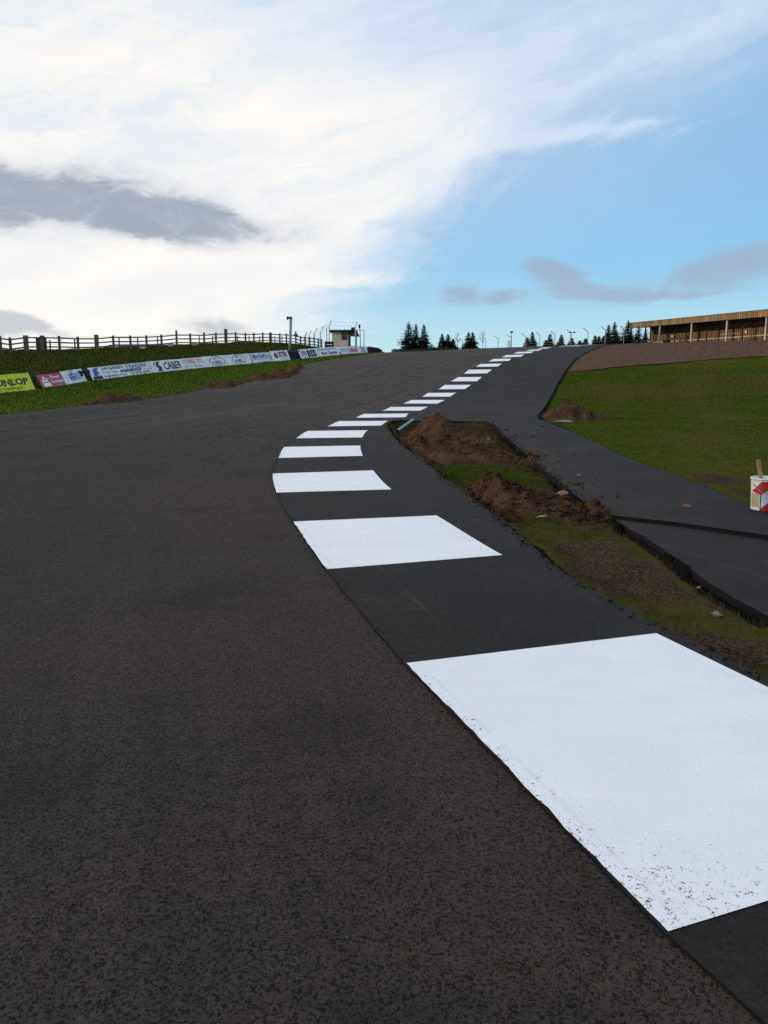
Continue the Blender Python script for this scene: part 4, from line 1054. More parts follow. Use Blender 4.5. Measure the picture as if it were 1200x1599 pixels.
letters('web_address', 'jwgreen.co.uk', (.19 * W, .08 * Hh, .36 * W, .19 * Hh), m_inknavy, o, .01)
letters('telephone_number', 'Tel 07761 236580', (.61 * W, .10 * Hh, .35 * W, .19 * Hh), m_inknavy, o, .01)
o, W, Hh = banner(236, 582.2, 318, 574.2, 17.3, 16, m_white, 'white banner reading CABER COFFEE CO with a small figure')
shape('emblem', [ell(.125 * W, .66 * Hh, .022 * W, .12 * Hh), ell(.14 * W, .84 * Hh, .035 * W, .07 * Hh), [(.08 * W, .60 * Hh), (.15 * W, .56 * Hh), (.19 * W, .25 * Hh), (.13 * W, .25 * Hh)], [(.15 * W, .56 * Hh), (.19 * W, .42 * Hh), (.16 * W, .36 * Hh)], [(.10 * W, .08 * Hh), (.19 * W, .08 * Hh), (.19 * W, .16 * Hh), (.10 * W, .2 * Hh)], [(.13 * W, .28 * Hh), (.19 * W, .28 * Hh), (.13 * W, .1 * Hh), (.10 * W, .12 * Hh)]], m_inknavy, o)
shape('steam', [ell(.07 * W, .74 * Hh, .018 * W, .10 * Hh), ell(.09 * W, .9 * Hh, .008 * W, .07 * Hh)], m_inkorange, o)
letters('lettering', 'CABER', (.23 * W, .16 * Hh, .32 * W, .66 * Hh), m_inknavy, o, .025); letters('lettering', 'COFFEE CO', (.60 * W, .48 * Hh, .37 * W, .38 * Hh), m_inkorange, o, .015)
letters('small_lettering', 'Discover our beans', (.62 * W, .18 * Hh, .33 * W, .18 * Hh), m_inkteal, o)
o, W, Hh = banner(318.5, 574.1, 391, 568.2, 16.3, 15.7, m_white, 'long white banner with two oval HEL logos')
shape('oval', ring(.27 * W, .50 * Hh, .158 * W, .44 * Hh, .05), m_inkplum, o); shape('oval', ring(.74 * W, .50 * Hh, .145 * W, .44 * Hh, .05), m_inkplum, o)
letters('lettering', 'HEL', (.18 * W, .24 * Hh, .18 * W, .28 * Hh), m_inkplum, o, .03); letters('lettering', 'HEL', (.65 * W, .24 * Hh, .18 * W, .28 * Hh), m_inkplum, o, .03)
shape('swoosh', [[(.20 * W, .66 * Hh), (.28 * W, .72 * Hh), (.30 * W, .78 * Hh), (.22 * W, .76 * Hh)], [(.67 * W, .66 * Hh), (.75 * W, .72 * Hh), (.77 * W, .78 * Hh), (.69 * W, .76 * Hh)]], m_inkplum, o)
o, W, Hh = banner(391.5, 568.1, 423, 565.4, 15.3, 15, m_white, "pale blue banner reading McGill's Motorsport")
letters('lettering', "McGill's", (.10 * W, .48 * Hh, .74 * W, .40 * Hh), m_inkblue, o, .03); letters('small_lettering', 'Motorsport', (.14 * W, .30 * Hh, .70 * W, .15 * Hh), m_inkred, o, .01)
shape('stripe', [[(.05 * W, .02 * Hh), (.95 * W, .02 * Hh), (.98 * W, .10 * Hh), (.30 * W, .14 * Hh)], [(.88 * W, .55 * Hh), (.98 * W, .2 * Hh), (.99 * W, .5 * Hh), (.92 * W, .9 * Hh)], [(.01 * W, .1 * Hh), (.05 * W, .1 * Hh), (.05 * W, .9 * Hh), (.01 * W, .9 * Hh)]], m_inkteal, o)
o, W, Hh = banner(424, 565.2, 451, 563, 15.6, 15.6, m_white, 'white banner reading STR in dark red')
shape('shield', [ell(.27 * W, .56 * Hh, .10 * W, .28 * Hh)], m_inknavy, o); shape('shield_slash', [[(.22 * W, .64 * Hh), (.32 * W, .76 * Hh), (.33 * W, .70 * Hh), (.23 * W, .58 * Hh)], [(.22 * W, .48 * Hh), (.33 * W, .62 * Hh), (.34 * W, .56 * Hh), (.24 * W, .42 * Hh)]], m_inkpink, o, -.015)
letters('lettering', 'STR', (.42 * W, .36 * Hh, .50 * W, .52 * Hh), m_inkplum, o, .05); letters('small_lettering', 'racing.co.uk', (.38 * W, .18 * Hh, .5 * W, .07 * Hh), m_inknavy, o)
o, W, Hh = banner(467.5, 560.6, 495, 557.7, 14.5, 14, m_white, 'white banner reading BSS with blue and red chevrons')
def chev(cx, cz, w, hh, t): return [(cx - w, cz), (cx, cz + hh), (cx + w, cz), (cx + w, cz - t), (cx, cz + hh - t), (cx - w, cz - t)]
for cz, m2 in ((.68, m_inkred), (.50, m_inkblue), (.32, m_inkblue)): shape('chevron', [chev(.24 * W, cz * Hh, .13 * W, .20 * Hh, .10 * Hh)[:2] + [(.24 * W, (cz + .10) * Hh), (.11 * W, (cz - .10) * Hh)], [(.24 * W, (cz + .20) * Hh), (.37 * W, cz * Hh), (.37 * W, (cz - .10) * Hh), (.24 * W, (cz + .10) * Hh)]], m2, o)
shape('diamond', [[(.18 * W, .14 * Hh), (.24 * W, .04 * Hh), (.30 * W, .14 * Hh), (.24 * W, .24 * Hh)]], m_inkred, o)
letters('lettering', 'BSS', (.42 * W, .12 * Hh, .52 * W, .74 * Hh), m_inkblack, o, .05)
o, W, Hh = banner(495.3, 557.6, 527.5, 554.6, 13.6, 13.4, m_white, 'wrinkled white banner with a dark top line of lettering right of the chevrons')
shape('stripe', [[(.05 * W, .72 * Hh), (.35 * W, .76 * Hh), (.62 * W, .72 * Hh), (.95 * W, .84 * Hh), (.95 * W, .90 * Hh), (.6 * W, .82 * Hh), (.3 * W, .84 * Hh), (.05 * W, .84 * Hh)]], m_inkteal, o)
letters('lettering', 'Mure Deeside', (.18 * W, .22 * Hh, .74 * W, .34 * Hh), m_inkplum, o, .03)
o, W, Hh = banner(528, 554.5, 560, 552.6, 12.8, 12, m_white, 'white banner with red lettering below the cabin window')
shape('pink_corner', [[(0, .02 * Hh), (.22 * W, .02 * Hh), (.03 * W, .40 * Hh), (0, .40 * Hh)]], m_inkpink, o)
letters('lettering', 'YAMAHA', (.48 * W, .24 * Hh, .46 * W, .56 * Hh), m_inkred, o, .04); shape('stripe', [[(.10 * W, .62 * Hh), (.44 * W, .62 * Hh), (.44 * W, .72 * Hh), (.10 * W, .72 * Hh)], [(.12 * W, .40 * Hh), (.44 * W, .40 * Hh), (.44 * W, .46 * Hh), (.12 * W, .46 * Hh)]], m_inkteal, o)
o, W, Hh = banner(560.5, 552.6, 573, 552.0, 12, 11.5, m_white, 'small white banner with blue lettering beside the end of the tyre wall')
letters('lettering', 'TEL', (.15 * W, .55 * Hh, .6 * W, .25 * Hh), m_inkblue, o, .03); letters('lettering', 'RACE', (.15 * W, .2 * Hh, .6 * W, .2 * Hh), m_inkteal, o, .03)

# black rubber barrier behind the banners
def barrier(pxl, yl, pxr, yr, hpx, label):
    a = Vector(BP(pxl, yl)); b2 = Vector(BP(pxr, yr)); hh = hpx * a.y / F
    X = (b2 - a).normalized(); n = Vector((-X.y, X.x))
    mb = MB(); k = max(1, int((b2 - a).length / .62))
    for i in range(k):
        p = a + (b2 - a) * ((i + .5) / k) + n * .30; z = h(*p)
        mb.lathe([(.0, 0), (.27, 0), (.31, .05)] + [(.31 - (.03 if q % 2 else 0), .05 + (hh - .1) * q / 9) for q in range(10)] + [(.27, hh), (0, hh)], 14, (p.x, p.y, z - .1))
    o = mb.build('rubber_barrier', m_rubber, smooth=False); return tag(o, label, 'barrier', 'black rubber barrier sections')
barrier(44, 608.5, 66, 606, 24, 'black rubber barrier showing between the yellow and the red banner')
barrier(124, 597, 146, 593.8, 19, 'black rubber barrier showing in the gap left of the JW GREEN banner')
barrier(448, 563, 471, 560.2, 16, 'wide black rubber barrier between the STR and BSS banners')

# tyre stacks at the far end
ty0 = Vector(BP(574, 552.1))
def torus(R0, r0, z0, seg=20, s2=8):
    mb = MB()
    for i in range(seg):
        for j in range(s2):
            a = 2 * math.pi * i / seg; b2 = 2 * math.pi * j / s2; mb.v.append(Vector(((R0 + r0 * math.cos(b2)) * math.cos(a), (R0 + r0 * math.cos(b2)) * math.sin(a), z0 + r0 * .95 * math.sin(b2))))
    for i in range(seg):
        for j in range(s2): mb.f.append([i * s2 + j, ((i + 1) % seg) * s2 + j, ((i + 1) % seg) * s2 + (j + 1) % s2, i * s2 + (j + 1) % s2])
    return mb
tyre_d = torus(.2, .12, 0).build('tyre', m_rubber, smooth=True); tyre_mesh = tyre_d.data; bpy.data.objects.remove(tyre_d)
tl_names = ['tyre stack nearest the small white banner', 'second tyre stack from the white banner', 'tyre stack in the middle of the end row', 'second to last tyre stack of the end row', 'lowest tyre stack at the outer end of the row']
for i in range(5):
    px = 577 + i * 4.1; yb = 551.8 - i * .15
    Y = ty0.y + .25 * i; p = at(px, yb, Y); zg = gz_at(p.x, p.y) - .02
    e = empty('tyre_stack', (p.x, p.y, zg), 0, tl_names[i], 'tyre stack', 'tyre stacks at the end of the banners')
    topz = at(px, [541.2, 541.8, 542.4, 543.2, 545.6][i], Y).z - zg
    n = max(2, int(round(topz / .22)))
    for k in range(n):
        t = bpy.data.objects.new('tyre', tyre_mesh); C.objects.link(t); t.parent = e; t.location = (.02 * math.sin(k * 3), .02 * math.cos(k * 2), topz * (k + .5) / n); t.scale.z = topz / n / .23

# ------------------------------------------------------------------ wooden fence on the bank
def bank_pt(px, py):
    """on the bank's crest line, seen at this place along the picture"""
    r = ray(px, py); t = np.arange(30, 110, .05); sd, sy = foot_frame(r[0] * t, t)
    i = int(np.argmin(np.abs(sd - (TOPD + .1)))); return (float(r[0] * t[i]), float(t[i]))
f1 = [2, 17.5, 42, 68, 94, 123, 152, 178, 204.7, 229.7, 253, 276.7, 298, 319.5, 338, 353.5, 368.7, 384, 397, 411, 423, 437.5, 447.7, 462.5, 470, 477, 484, 491, 497.5, 503]
f1 = [-48, -23] + f1
thick = {42, 68, 152, 353.5, 423}; tall = {276.7: .25, 152: .15, 353.5: .3, 319.5: .1, 462.5: .35}
fe = empty('wooden_fence', (0, 0, 0), 0, 'weathered post and rail fence along the top of the grass bank', 'fence')
pp = []
for px in f1:
    c = bank_pt(px, np.interp(px, skx, sky_)); pp.append((c[0], c[1], gz_at(*c)))
for (x, y, z), px in zip(pp, f1):
    w = .26 if px in thick else .15
    MB().box((x, y, z + .45 + tall.get(px, 0) / 2), (w, w, 1.3 + tall.get(px, 0))).build('post', m_wood, fe)
for k, zz in enumerate((.30, .62, .94)):
    mb = MB()
    for a, b2 in zip(pp[:-1], pp[1:]): mb.bar((a[0], a[1] - .06, a[2] + zz), (b2[0], b2[1] - .06, b2[2] + zz), .04, .10)
    mb.build('rail', m_wood, fe)
fb = empty('stake_fence', (0, 0, 0), 0, 'row of taller thin stakes with wires behind the post and rail fence', 'fence')
f2 = [79, 117.7, 187, 216, 247, 312, 333, 372, 389.7, 406, 430, 441]
sp_ = []
for px in f2:
    r = bank_pt(px, 545); x, y = r[0] * 1.035, r[1] * 1.035; z = gz_at(x, y); sp_.append((x, y, z))
    ztop = at(px, np.interp(px, [79, 187, 312, 441], [531, 528, 524.5, 525]), y).z
    MB().box((x, y, (z - .2 + ztop) / 2), (.09, .09, ztop - z + .2)).build('stake', m_wood, fb)
for zz in (.5, 1.0):
    mb = MB()
    for a, b2 in zip(sp_[:-1], sp_[1:]): mb.bar((a[0], a[1], a[2] + zz), (b2[0], b2[1], b2[2] + zz), .015)
    mb.build('wire', m_galv, fb)
c = bank_pt(62, 548); z = gz_at(*c); mb = MB(); mb.box((0, 0, .5), (.62, .4, 1.0)); mb.box((0, 0, 1.03), (.7, .48, .06)); o = mb.build('post_box', m_darkwood); o.location = (c[0], c[1] + .4, z - .05); tag(o, 'dark square wooden box standing against the rail fence', 'box')
for i, (px, py) in enumerate([(225, 546.5), (269, 544), (305, 542)]):
    c = bank_pt(px, py); p = at(px, py, c[1] - .3); mb = MB(); mb.box((0, 0, 0), (.5, .05, .22)); mb.bar((-.2, 0, -.35), (-.2, 0, -.1), .03); mb.bar((.2, 0, -.35), (.2, 0, -.1), .03)
    o = mb.build('notice_board', m_palepost); o.location = (c[0], c[1] - .35, gz_at(c[0], c[1] - .35) + .16)
    tag(o, ['small pale board at the fence foot above the JW GREEN banner', 'small pale board at the fence foot above the CABER banner', 'small pale board at the fence foot above the oval logo banner'][i], 'board', 'pale boards at the foot of the fence')

# ------------------------------------------------------------------ lamp/camera mast
c = (at(453, 566, 75.5)); mz = gz_at(c.x, c.y); tp = at(454.8, 496, 75.5); bt = Vector((at(452, 566, 75.5).x, 75.5, mz - .2))
e = empty('camera_mast', (c.x, c.y, mz), 0, 'tall pale pole with a small camera on top behind the barrier', 'mast')
mb = MB(); mb.tube([bt - c.xyz * 0 - Vector((c.x, c.y, mz)), tp - Vector((c.x, c.y, mz))], [.15, .13], 10); mb.build('pole', m_galv, e, True)
t = tp - Vector((c.x, c.y, mz)); MB().box(t + Vector((-.16, 0, -.02)), (.46, .24, .20)).box(t + Vector((-.36, 0, -.06)), (.10, .3, .3)).build('camera_head', m_rubber, e)
MB().bar(t + Vector((0, 0, -.1)), t + Vector((0, 0, .1)), .30, .22).build('bracket', m_galv, e)

# ------------------------------------------------------------------ catch fence beside the cabin
cf = empty('catch_fence', (0, 0, 0), 0, 'catch fence of tall galvanised posts with bent tops left of the cabin', 'fence')
posts = [(475.5, 527.5, 479.5, 518.5), (482.5, 525, 486.3, 516.5), (491, 521.7, 495.3, 513.3), (500.5, 520, 505.8, 510), (514.2, 511.5, 517.4, 501), (555, 512, 558, 503.5)]
tops = []
for i, (x1, y1, x2, y2) in enumerate(posts):
    Y = [88, 88.5, 89, 89.5, 90, 90.5][i]; b1 = at(x1, y1, Y); t2 = at(x2, y2, Y - .5); z = gz_at(b1.x, b1.y)
    MB().tube([(b1.x, b1.y, z - .2), b1, t2], .055, 6).build('post', m_galv, cf); tops.append((b1, t2, z))
for k in range(7):
    mb = MB()
    for (a1, a2, za), (c1_, c2_, zc) in zip(tops[:-1], tops[1:]):
        f = k / 6
        pa = a1.lerp(a2, (f - .7) / .3) if f > .7 else Vector((a1.x, a1.y, za)).lerp(a1, f / .7); pb = c1_.lerp(c2_, (f - .7) / .3) if f > .7 else Vector((c1_.x, c1_.y, zc)).lerp(c1_, f / .7)
        mb.tube([pa, pa.lerp(pb, .5) - Vector((0, 0, .12)), pb], .010, 4, False)
    mb.build('wire', m_galv, cf)
# frame of scaffold tubes and signal lamp by the cabin
Yc = 86.5
fr = empty('tube_frame', (0, 0, 0), 0, 'thin rectangular tube frame beside the cabin', 'frame')
p1 = at(568.7, 553, Yc); p2 = at(568.7, 515.5, Yc); p3 = at(556, 515.3, Yc)
MB().tube([(p1.x, p1.y, gz_at(p1.x, p1.y) - .1), p2, p3], .05, 6).build('tube', m_galv, fr); MB().tube([(p3.x, p3.y, gz_at(p3.x, p3.y) - .1), p3], .05, 6).build('tube', m_galv, fr)
sl = empty('signal_post', (0, 0, 0), 0, 'thin post with a small dark signal lamp on top beside the cabin', 'signal post')
p1 = at(563.5, 540, Yc + 1); p2 = at(562.5, 516, Yc + 1); p3 = at(561.5, 511.5, Yc + 1)
MB().tube([(p1.x, p1.y, gz_at(p1.x, p1.y) - .1), p2, p3], [.06, .05, .04], 6).build('post', m_galv, sl); MB().box(at(561.7, 509.5, Yc + 1), (.2, .18, .4)).build('lamp', m_rubber, sl)
tp2 = empty('signal_post', (0, 0, 0), 0, 'short T topped post behind the rail fence right of the camera mast', 'signal post')
p1 = at(462.5, 540, 88); p2 = at(462.5, 523, 88); MB().tube([(p1.x, p1.y, gz_at(p1.x, p1.y) - .1), p2], .07, 6).build('post', m_wood, tp2); MB().box(p2, (.45, .2, .22)).build('head', m_rubber, tp2)
ps = at(510.5, 512, 88); mb = MB(); mb.tube([(ps.x, ps.y, gz_at(ps.x, ps.y)), ps], .05, 6); o = mb.build('steel_post', m_galv); tag(o, 'short plain steel post just left of the cabin', 'post')
MB()

# ------------------------------------------------------------------ marshal cabin
Yk = 92.0; k = Yk / F
cl = at(519, 540, Yk); cr = at(544, 540, Yk); gzc = gz_at(cl.x + 1, Yk + 1)
cb = empty('marshal_cabin', (cl.x, cl.y, gzc), 0, 'small cream cabin with a dark flat roof behind the banners', 'cabin')
Wc = cr.x - cl.x; top = at(530, 518.5, Yk).z - gzc; dep = 1.9
def cab(mb_, x0, x1, z0, z1, y=0, d=.12): mb_.box(((x0 + x1) / 2, y + d / 2, (z0 + z1) / 2), (abs(x1 - x0), d, z1 - z0)); return mb_
wx0 = (533.5 - 519) * k; wx1 = (542 - 519) * k; wz0 = at(530, 530.5, Yk).z - gzc; wz1 = top - .06
mb = MB(); cab(mb, 0, wx0, -.2, top); cab(mb, wx0, wx1, -.2, wz0); cab(mb, wx1, Wc, -.2, top); cab(mb, wx0, wx1, wz1, top)
mb.box((.06, dep / 2 + .06, top / 2 - .1), (.12, dep - .125, top + .2)); mb.box((Wc / 2, dep + .06, top / 2 - .1), (Wc, .12, top + .2)); mb.box((Wc - .06, dep / 2 + .06, top / 2 - .1), (.12, dep - .125, top + .2))
mb.build('wall', m_cream, cb)
f = MB(); f.box(((wx0 + wx1) / 2, .02, wz0 + .04), (wx1 - wx0, .1, .06)); f.box((wx0 + .03, .02, (wz0 + wz1) / 2), (.05, .1, wz1 - wz0)); f.box((wx1 - .03, .02, (wz0 + wz1) / 2), (.05, .1, wz1 - wz0)); wfr = f.build('window', m_darkwood, cb)
MB().box(((wx0 + wx1) / 2, .07, (wz0 + wz1) / 2), (wx1 - wx0 - .02, .02, wz1 - wz0 - .02)).build('pane', m_glass, wfr)
rx1 = (549 - 519) * k
MB().box((Wc / 2 + .15, dep / 2, top + .12), (Wc + .9, dep + .7, .22)).build('roof', m_felt, cb)
rx2 = (560.5 - 519) * k
mb = MB(); q0 = (546 - 519) * k
mb.v += [Vector((q0, -.35, top + .10)), Vector(((557 - 519) * k, -.35, top + .18)), Vector((rx2, -.35, top - .42)), Vector((q0, -.35, top - .38)), Vector((q0, dep, top + .10)), Vector(((557 - 519) * k, dep, top + .18)), Vector((rx2, dep, top - .42)), Vector((q0, dep, top - .38))]
mb.f += [[3, 2, 1, 0], [4, 5, 6, 7], [0, 1, 5, 4], [1, 2, 6, 5], [2, 3, 7, 6], [3, 0, 4, 7]]; mb.build('canopy', m_felt, cb)
MB().box(((551.5 - 519) * k, -.45, top + .30), (.46, .18, .40)).build('roof_box', m_rubber, cb)
MB().box(((545.8 - 519) * k, .2, top / 2 - .1), (.22, .2, top + .1)).box(((556 - 519) * k, .8, top / 2 - .2), (.08, .08, top)).build('post', m_darkwood, cb)
mb = MB(); mb.bar((q0 + .1, .5, .55), ((556 - 519) * k, .5, .50), .06, .10); mb.bar((q0 + .1, .5, .25), ((556 - 519) * k, .5, .2), .06, .3); mb.build('railing', m_darkwood, cb)
MB().bar(((538 - 519) * k, .6, top + .2), ((538 - 519) * k, .6, top + .62), .03).build('aerial', m_galv, cb)
# stores crate and red box left of the cabin
p = at(513, 540, 84); mb = MB(); zc = gz_at(p.x, p.y)
for j in range(4): mb.box((0, 0, .12 + j * .22), (.95, .8, .16))
for sx in (-.4, .4): mb.box((sx, 0, .42), (.1, .6, .88))
ztop = at(513, 532.5, 84).z; o = mb.build('pallet_stack', m_darkwood); o.location = (p.x + .1, p.y, max(zc, ztop - .95)); o.location.z = zc; o.scale.z = max(.6, (ztop - zc) / .9); tag(o, 'dark timber stack beside the left wall of the cabin', 'timber stack')

# ------------------------------------------------------------------ catch fence over the brow
cf = empty('catch_fence', (0, 0, 0), 0, 'long catch fence with bent post tops along the brow in front of the spruces', 'fence')
pr = [(723, 532.5, 717.5, 529, 128), (741, 531, 735, 527.5, 126), (759, 530, 753, 526.5, 124), (778.5, 529, 772, 524.5, 122), (798.5, 527, 792, 523, 120), (821.3, 526, 815, 520.8, 118), (843.5, 523.7, 838, 519, 116),
      (867, 522, 860.5, 517.3, 114), (892, 520, 885.5, 514.8, 112), (918.6, 517.6, 911, 512.6, 110), (946, 515.7, 939.5, 510.2, 108), (975, 514, 969, 509, 107)]
T3 = []
for (x1, y1, x2, y2, Y) in pr:
    b1 = at(x1, y1, Y); t2 = at(x2, y2, Y - .3); z = gz_at(b1.x, b1.y); MB().tube([(b1.x, b1.y, z - .2), b1, t2], .05, 6).build('post', m_galv, cf); T3.append((b1, t2, z))
for k2 in range(7):
    mb = MB(); f = k2 / 6
    for (a1, a2, za), (c1_, c2_, zc) in zip(T3[:-1], T3[1:]):
        pa = Vector((a1.x, a1.y, za)).lerp(a1, f); pb = Vector((c1_.x, c1_.y, zc)).lerp(c1_, f); mb.bar(pa, pb, .011)
    mb.build('wire', m_galv, cf)
mb = MB()
for (a1, a2, za), (c1_, c2_, zc) in zip(T3[:-1], T3[1:]): mb.bar(a2, c2_, .011)
mb.build('wire', m_galv, cf)
for i, (px, py, Y, lab) in enumerate([(799.2, 518.5, 121, 'lamp post with short T head on the brow among the pale saplings'), (892.3, 519, 113, 'lamp post with short T head on the brow in front of the round bush')]):
    p = at(px, py, Y); z = gz_at(p.x, p.y); e = empty('lamp_post', (p.x, p.y, z), 0, lab, 'lamp post', 'lamp posts on the brow')
    MB().tube([(0, 0, -.1), (0, 0, p.z - z)], .06, 6).build('post', m_galv, e); mb = MB()
    if i == 0: mb.box((0, 0, p.z - z), (.4, .25, .22))
    else: mb.bar((-.1, 0, p.z - z - .05), (.45, 0, p.z - z), .08); mb.box((.45, 0, p.z - z), (.26, .2, .2)); mb.box((-.18, 0, p.z - z), (.26, .2, .2))
    mb.build('lamp_head', m_rubber, e)

# ------------------------------------------------------------------ spruces
def conifer(px, pytop, halfpx, Y, seed, label, dens=1.0, low=.06, kind='spruce_tree', group='spruces on the brow'):
    rs = np.random.default_rng(seed); tp_ = at(px, pytop, Y); z = gz_at(tp_.x, Y) - .1; Ht = tp_.z - z; Rr = halfpx * 1.42 * Y / F
    e = empty(kind, (tp_.x, Y, z), 0, label, 'tree', group)
    mb = MB(); mb.tube([(0, 0, 0), (.03, 0, Ht * .5), (0, 0, Ht * .97)], [.03 * Ht, .018 * Ht, .006 * Ht], 7); mb.build('trunk', m_bark, e)
    V = []; nwh = int(Ht / .22)
    for i in range(nwh):
        t = low + (1 - low) * (i + .5 * rs.random()) / nwh; zz = Ht * t
        Lb = Rr * 1.12 * (1 - t) + .07
        nb_ = int((7 if t < .8 else 5) * dens)
        for j in range(nb_):
            if rs.random() < .06: continue
            a = rs.random() * 6.283; L_ = Lb * rs.uniform(.55, 1.2); dr = rs.uniform(-.12, .22) if t < .7 else rs.uniform(.3, .9)
            n = max(3, int(L_ / .13))
            for q in range(n):
                u = (q + rs.random()) / n; r_ = L_ * u; sag = -.22 * L_ * u + dr * L_ * u * u * 1.2
                cx_, cy_, cz_ = r_ * math.cos(a), r_ * math.sin(a), zz + sag
                s = .25 * (.28 + .80 * (1 - t)) * (1.15 - u * .50) * (.7 + .6 * rs.random())
                for w_ in range(5):
                    b2 = a + rs.uniform(-1.5, 1.5); el_ = rs.uniform(-.5, .5)
                    d = np.array([math.cos(b2) * math.cos(el_), math.sin(b2) * math.cos(el_), math.sin(el_)]); sd_ = np.array([-d[1], d[0], rs.uniform(-.5, .5)]) * .42
                    c_ = np.array([cx_, cy_, cz_]); V += [c_ - sd_ * s, c_ + sd_ * s, c_ + d * s * 2.0]
    for _ in range(int(900 * dens)):
        t = rs.random() ** 1.5 * .93; r_ = Rr * (1 - t) * .62 * rs.random() ** .5; a = rs.random() * 6.283; b2 = a + rs.uniform(-1.2, 1.2)
        c_ = np.array([r_ * math.cos(a), r_ * math.sin(a), Ht * t]); d = np.array([math.cos(b2), math.sin(b2), rs.uniform(-.5, .4)]); sd_ = np.array([-d[1], d[0], rs.uniform(-.5, .5)]) * .45; s = rs.uniform(.16, .30) * (.35 + .75 * (1 - t))
        V += [c_ - sd_ * s, c_ + sd_ * s, c_ + d * s * 2.0]
    tri_soup('crown', np.array(V), 3, m_needle, e)
    return e
tr = [(638.3, 501.5, 18, 112, 'tall spruce at the left end of the brow, outermost of the three'), (649.7, 504.5, 13, 113, 'slim spruce in the middle of the three at the left of the brow'), (662.5, 505, 13, 112.5, 'ragged spruce at the right of the three at the left of the brow'),
      (691, 520.5, 10, 113, 'left tip of the low spruce clump right of the three tall ones'), (700, 521, 11, 113.5, 'right tip of the low spruce clump right of the three tall ones'), (708, 528, 7, 114, 'lowest spruce at the right foot of the low clump'),
      (732, 517.5, 12, 118, 'left one of the close spruce pair near the pale saplings'), (738.5, 517.5, 10, 119, 'right one of the close spruce pair near the pale saplings'),
      (832, 517, 9, 121, 'dark rounded spruce with a sloping left shoulder on the brow'), (824, 526, 9, 122, 'low shoulder spruce left of the dark rounded one'),
      (859.5, 520.5, 9, 120, 'pointed spruce right of the dark rounded one'), (853, 530, 9, 121, 'low spruce left of the pointed one'), (877, 522, 9, 119, 'blunt bushy spruce between two bent fence posts'), (893, 526.5, 10, 118, 'rounded low spruce behind the second lamp post'),
      (906, 531, 9, 118, 'low bush-like spruce right of the second lamp post'), (915, 527.5, 9, 117, 'small spruce left of the tall trees by the stand'),
      (930, 522.5, 6, 116, 'slim short spruce in the thicket left of the tall pair'), (936, 524, 7, 117, 'bushy short spruce in the thicket left of the tall pair'), (943, 523.5, 6, 116, 'short spruce touching the last bent fence post'),
      (951, 506, 10, 118, 'left tall spruce of the pair near the stand'), (960.7, 502, 12, 117, 'right tall spruce of the pair near the stand'), (981.5, 499, 14, 116, 'tallest spruce right beside the end of the stand'),
      (998, 507, 13, 133, 'spruce seen under the roof at the open end of the stand'), (1009, 512, 10, 134, 'second spruce seen through the open end of the stand')]
for i, (px, py, hw, Y, lab) in enumerate(tr): conifer(px, py, hw, Y, 100 + i, lab, 1.1 if hw < 12 else 1.0)
conifer(975, 523, 12, 118.5, 300, 'low spruce filling the gap between the tall ones by the stand'); conifer(965, 524, 12, 119, 301, 'low dark spruce under the right tall one of the pair')
def sapling(px, pytop, Y, seed, label):
    rs = random.Random(seed); tp_ = at(px, pytop, Y); z = gz_at(tp_.x, Y); Ht = tp_.z - z; e = empty('bare_sapling', (tp_.x, Y, z), 0, label, 'tree', 'bare saplings on the brow')
    mb = MB(); mb.tube([(0, 0, 0), (.05, 0, Ht * .5), (0, 0, Ht)], [.06, .04, .012], 5); mb.build('trunk', m_palepost, e)
    mb = MB()
    for i in range(26):
        t = rs.uniform(.35, .95); a = rs.random() * 6.28; L_ = Ht * .22 * (1.2 - t) + .15; p = Vector((0, 0, Ht * t)); q = p + Vector((math.cos(a) * L_, math.sin(a) * L_, L_ * 1.2)); mb.tube([p, q], [.018, .008], 4, False)
        mb.tube([p.lerp(q, .5), p.lerp(q, .5) + Vector((rs.uniform(-.2, .2), 0, .25))], [.01, .006], 4, False)
    mb.build('twigs', m_palepost, e)
sapling(754.5, 517, 120, 1, 'thin pale bare sapling right of the close spruce pair'); sapling(715, 522, 120, 2, 'faint bare sapling between the low clump and the close spruce pair'); sapling(795, 533, 122, 3, 'very short bare sapling at the foot of the first lamp post')
# low dark scrub along the brow, left
for i, (x0, x1, yt) in enumerate([(612, 682, 547), (668, 716, 543.5)]):
    V = []
    for _ in range(2600):
        px = random.uniform(x0, x1); Y = random.uniform(101, 106); p = at(px, 548, Y); z = gz_at(p.x, Y); hmax = max(.3, at(px, yt - 1.5 * vn(px * .3, 1.0), Y).z - z)
        c_ = np.array([p.x, Y, z + random.random() * hmax]); d = np.array([random.uniform(-1, 1), random.uniform(-1, 1), random.uniform(0, 1)]) * .18; s_ = np.array([-d[1], d[0], .05]) * .5
        V += [c_ - s_, c_ + s_, c_ + d]
    o = tri_soup('scrub', np.array(V), 3, m_needle); tag(o, ['low dark scrub at the foot of the three tall spruces', 'low dark scrub at the foot of the low spruce clump'][i], 'shrub', kind='stuff')

# ------------------------------------------------------------------ grandstand
A_ = at(1198, 494, 100.0); B_ = at(986, 512, 122.5); A2 = Vector((A_.x, A_.y)); B2 = Vector((B_.x, B_.y)); ax = (B2 - A2); Ls = ax.length; ax.normalize()
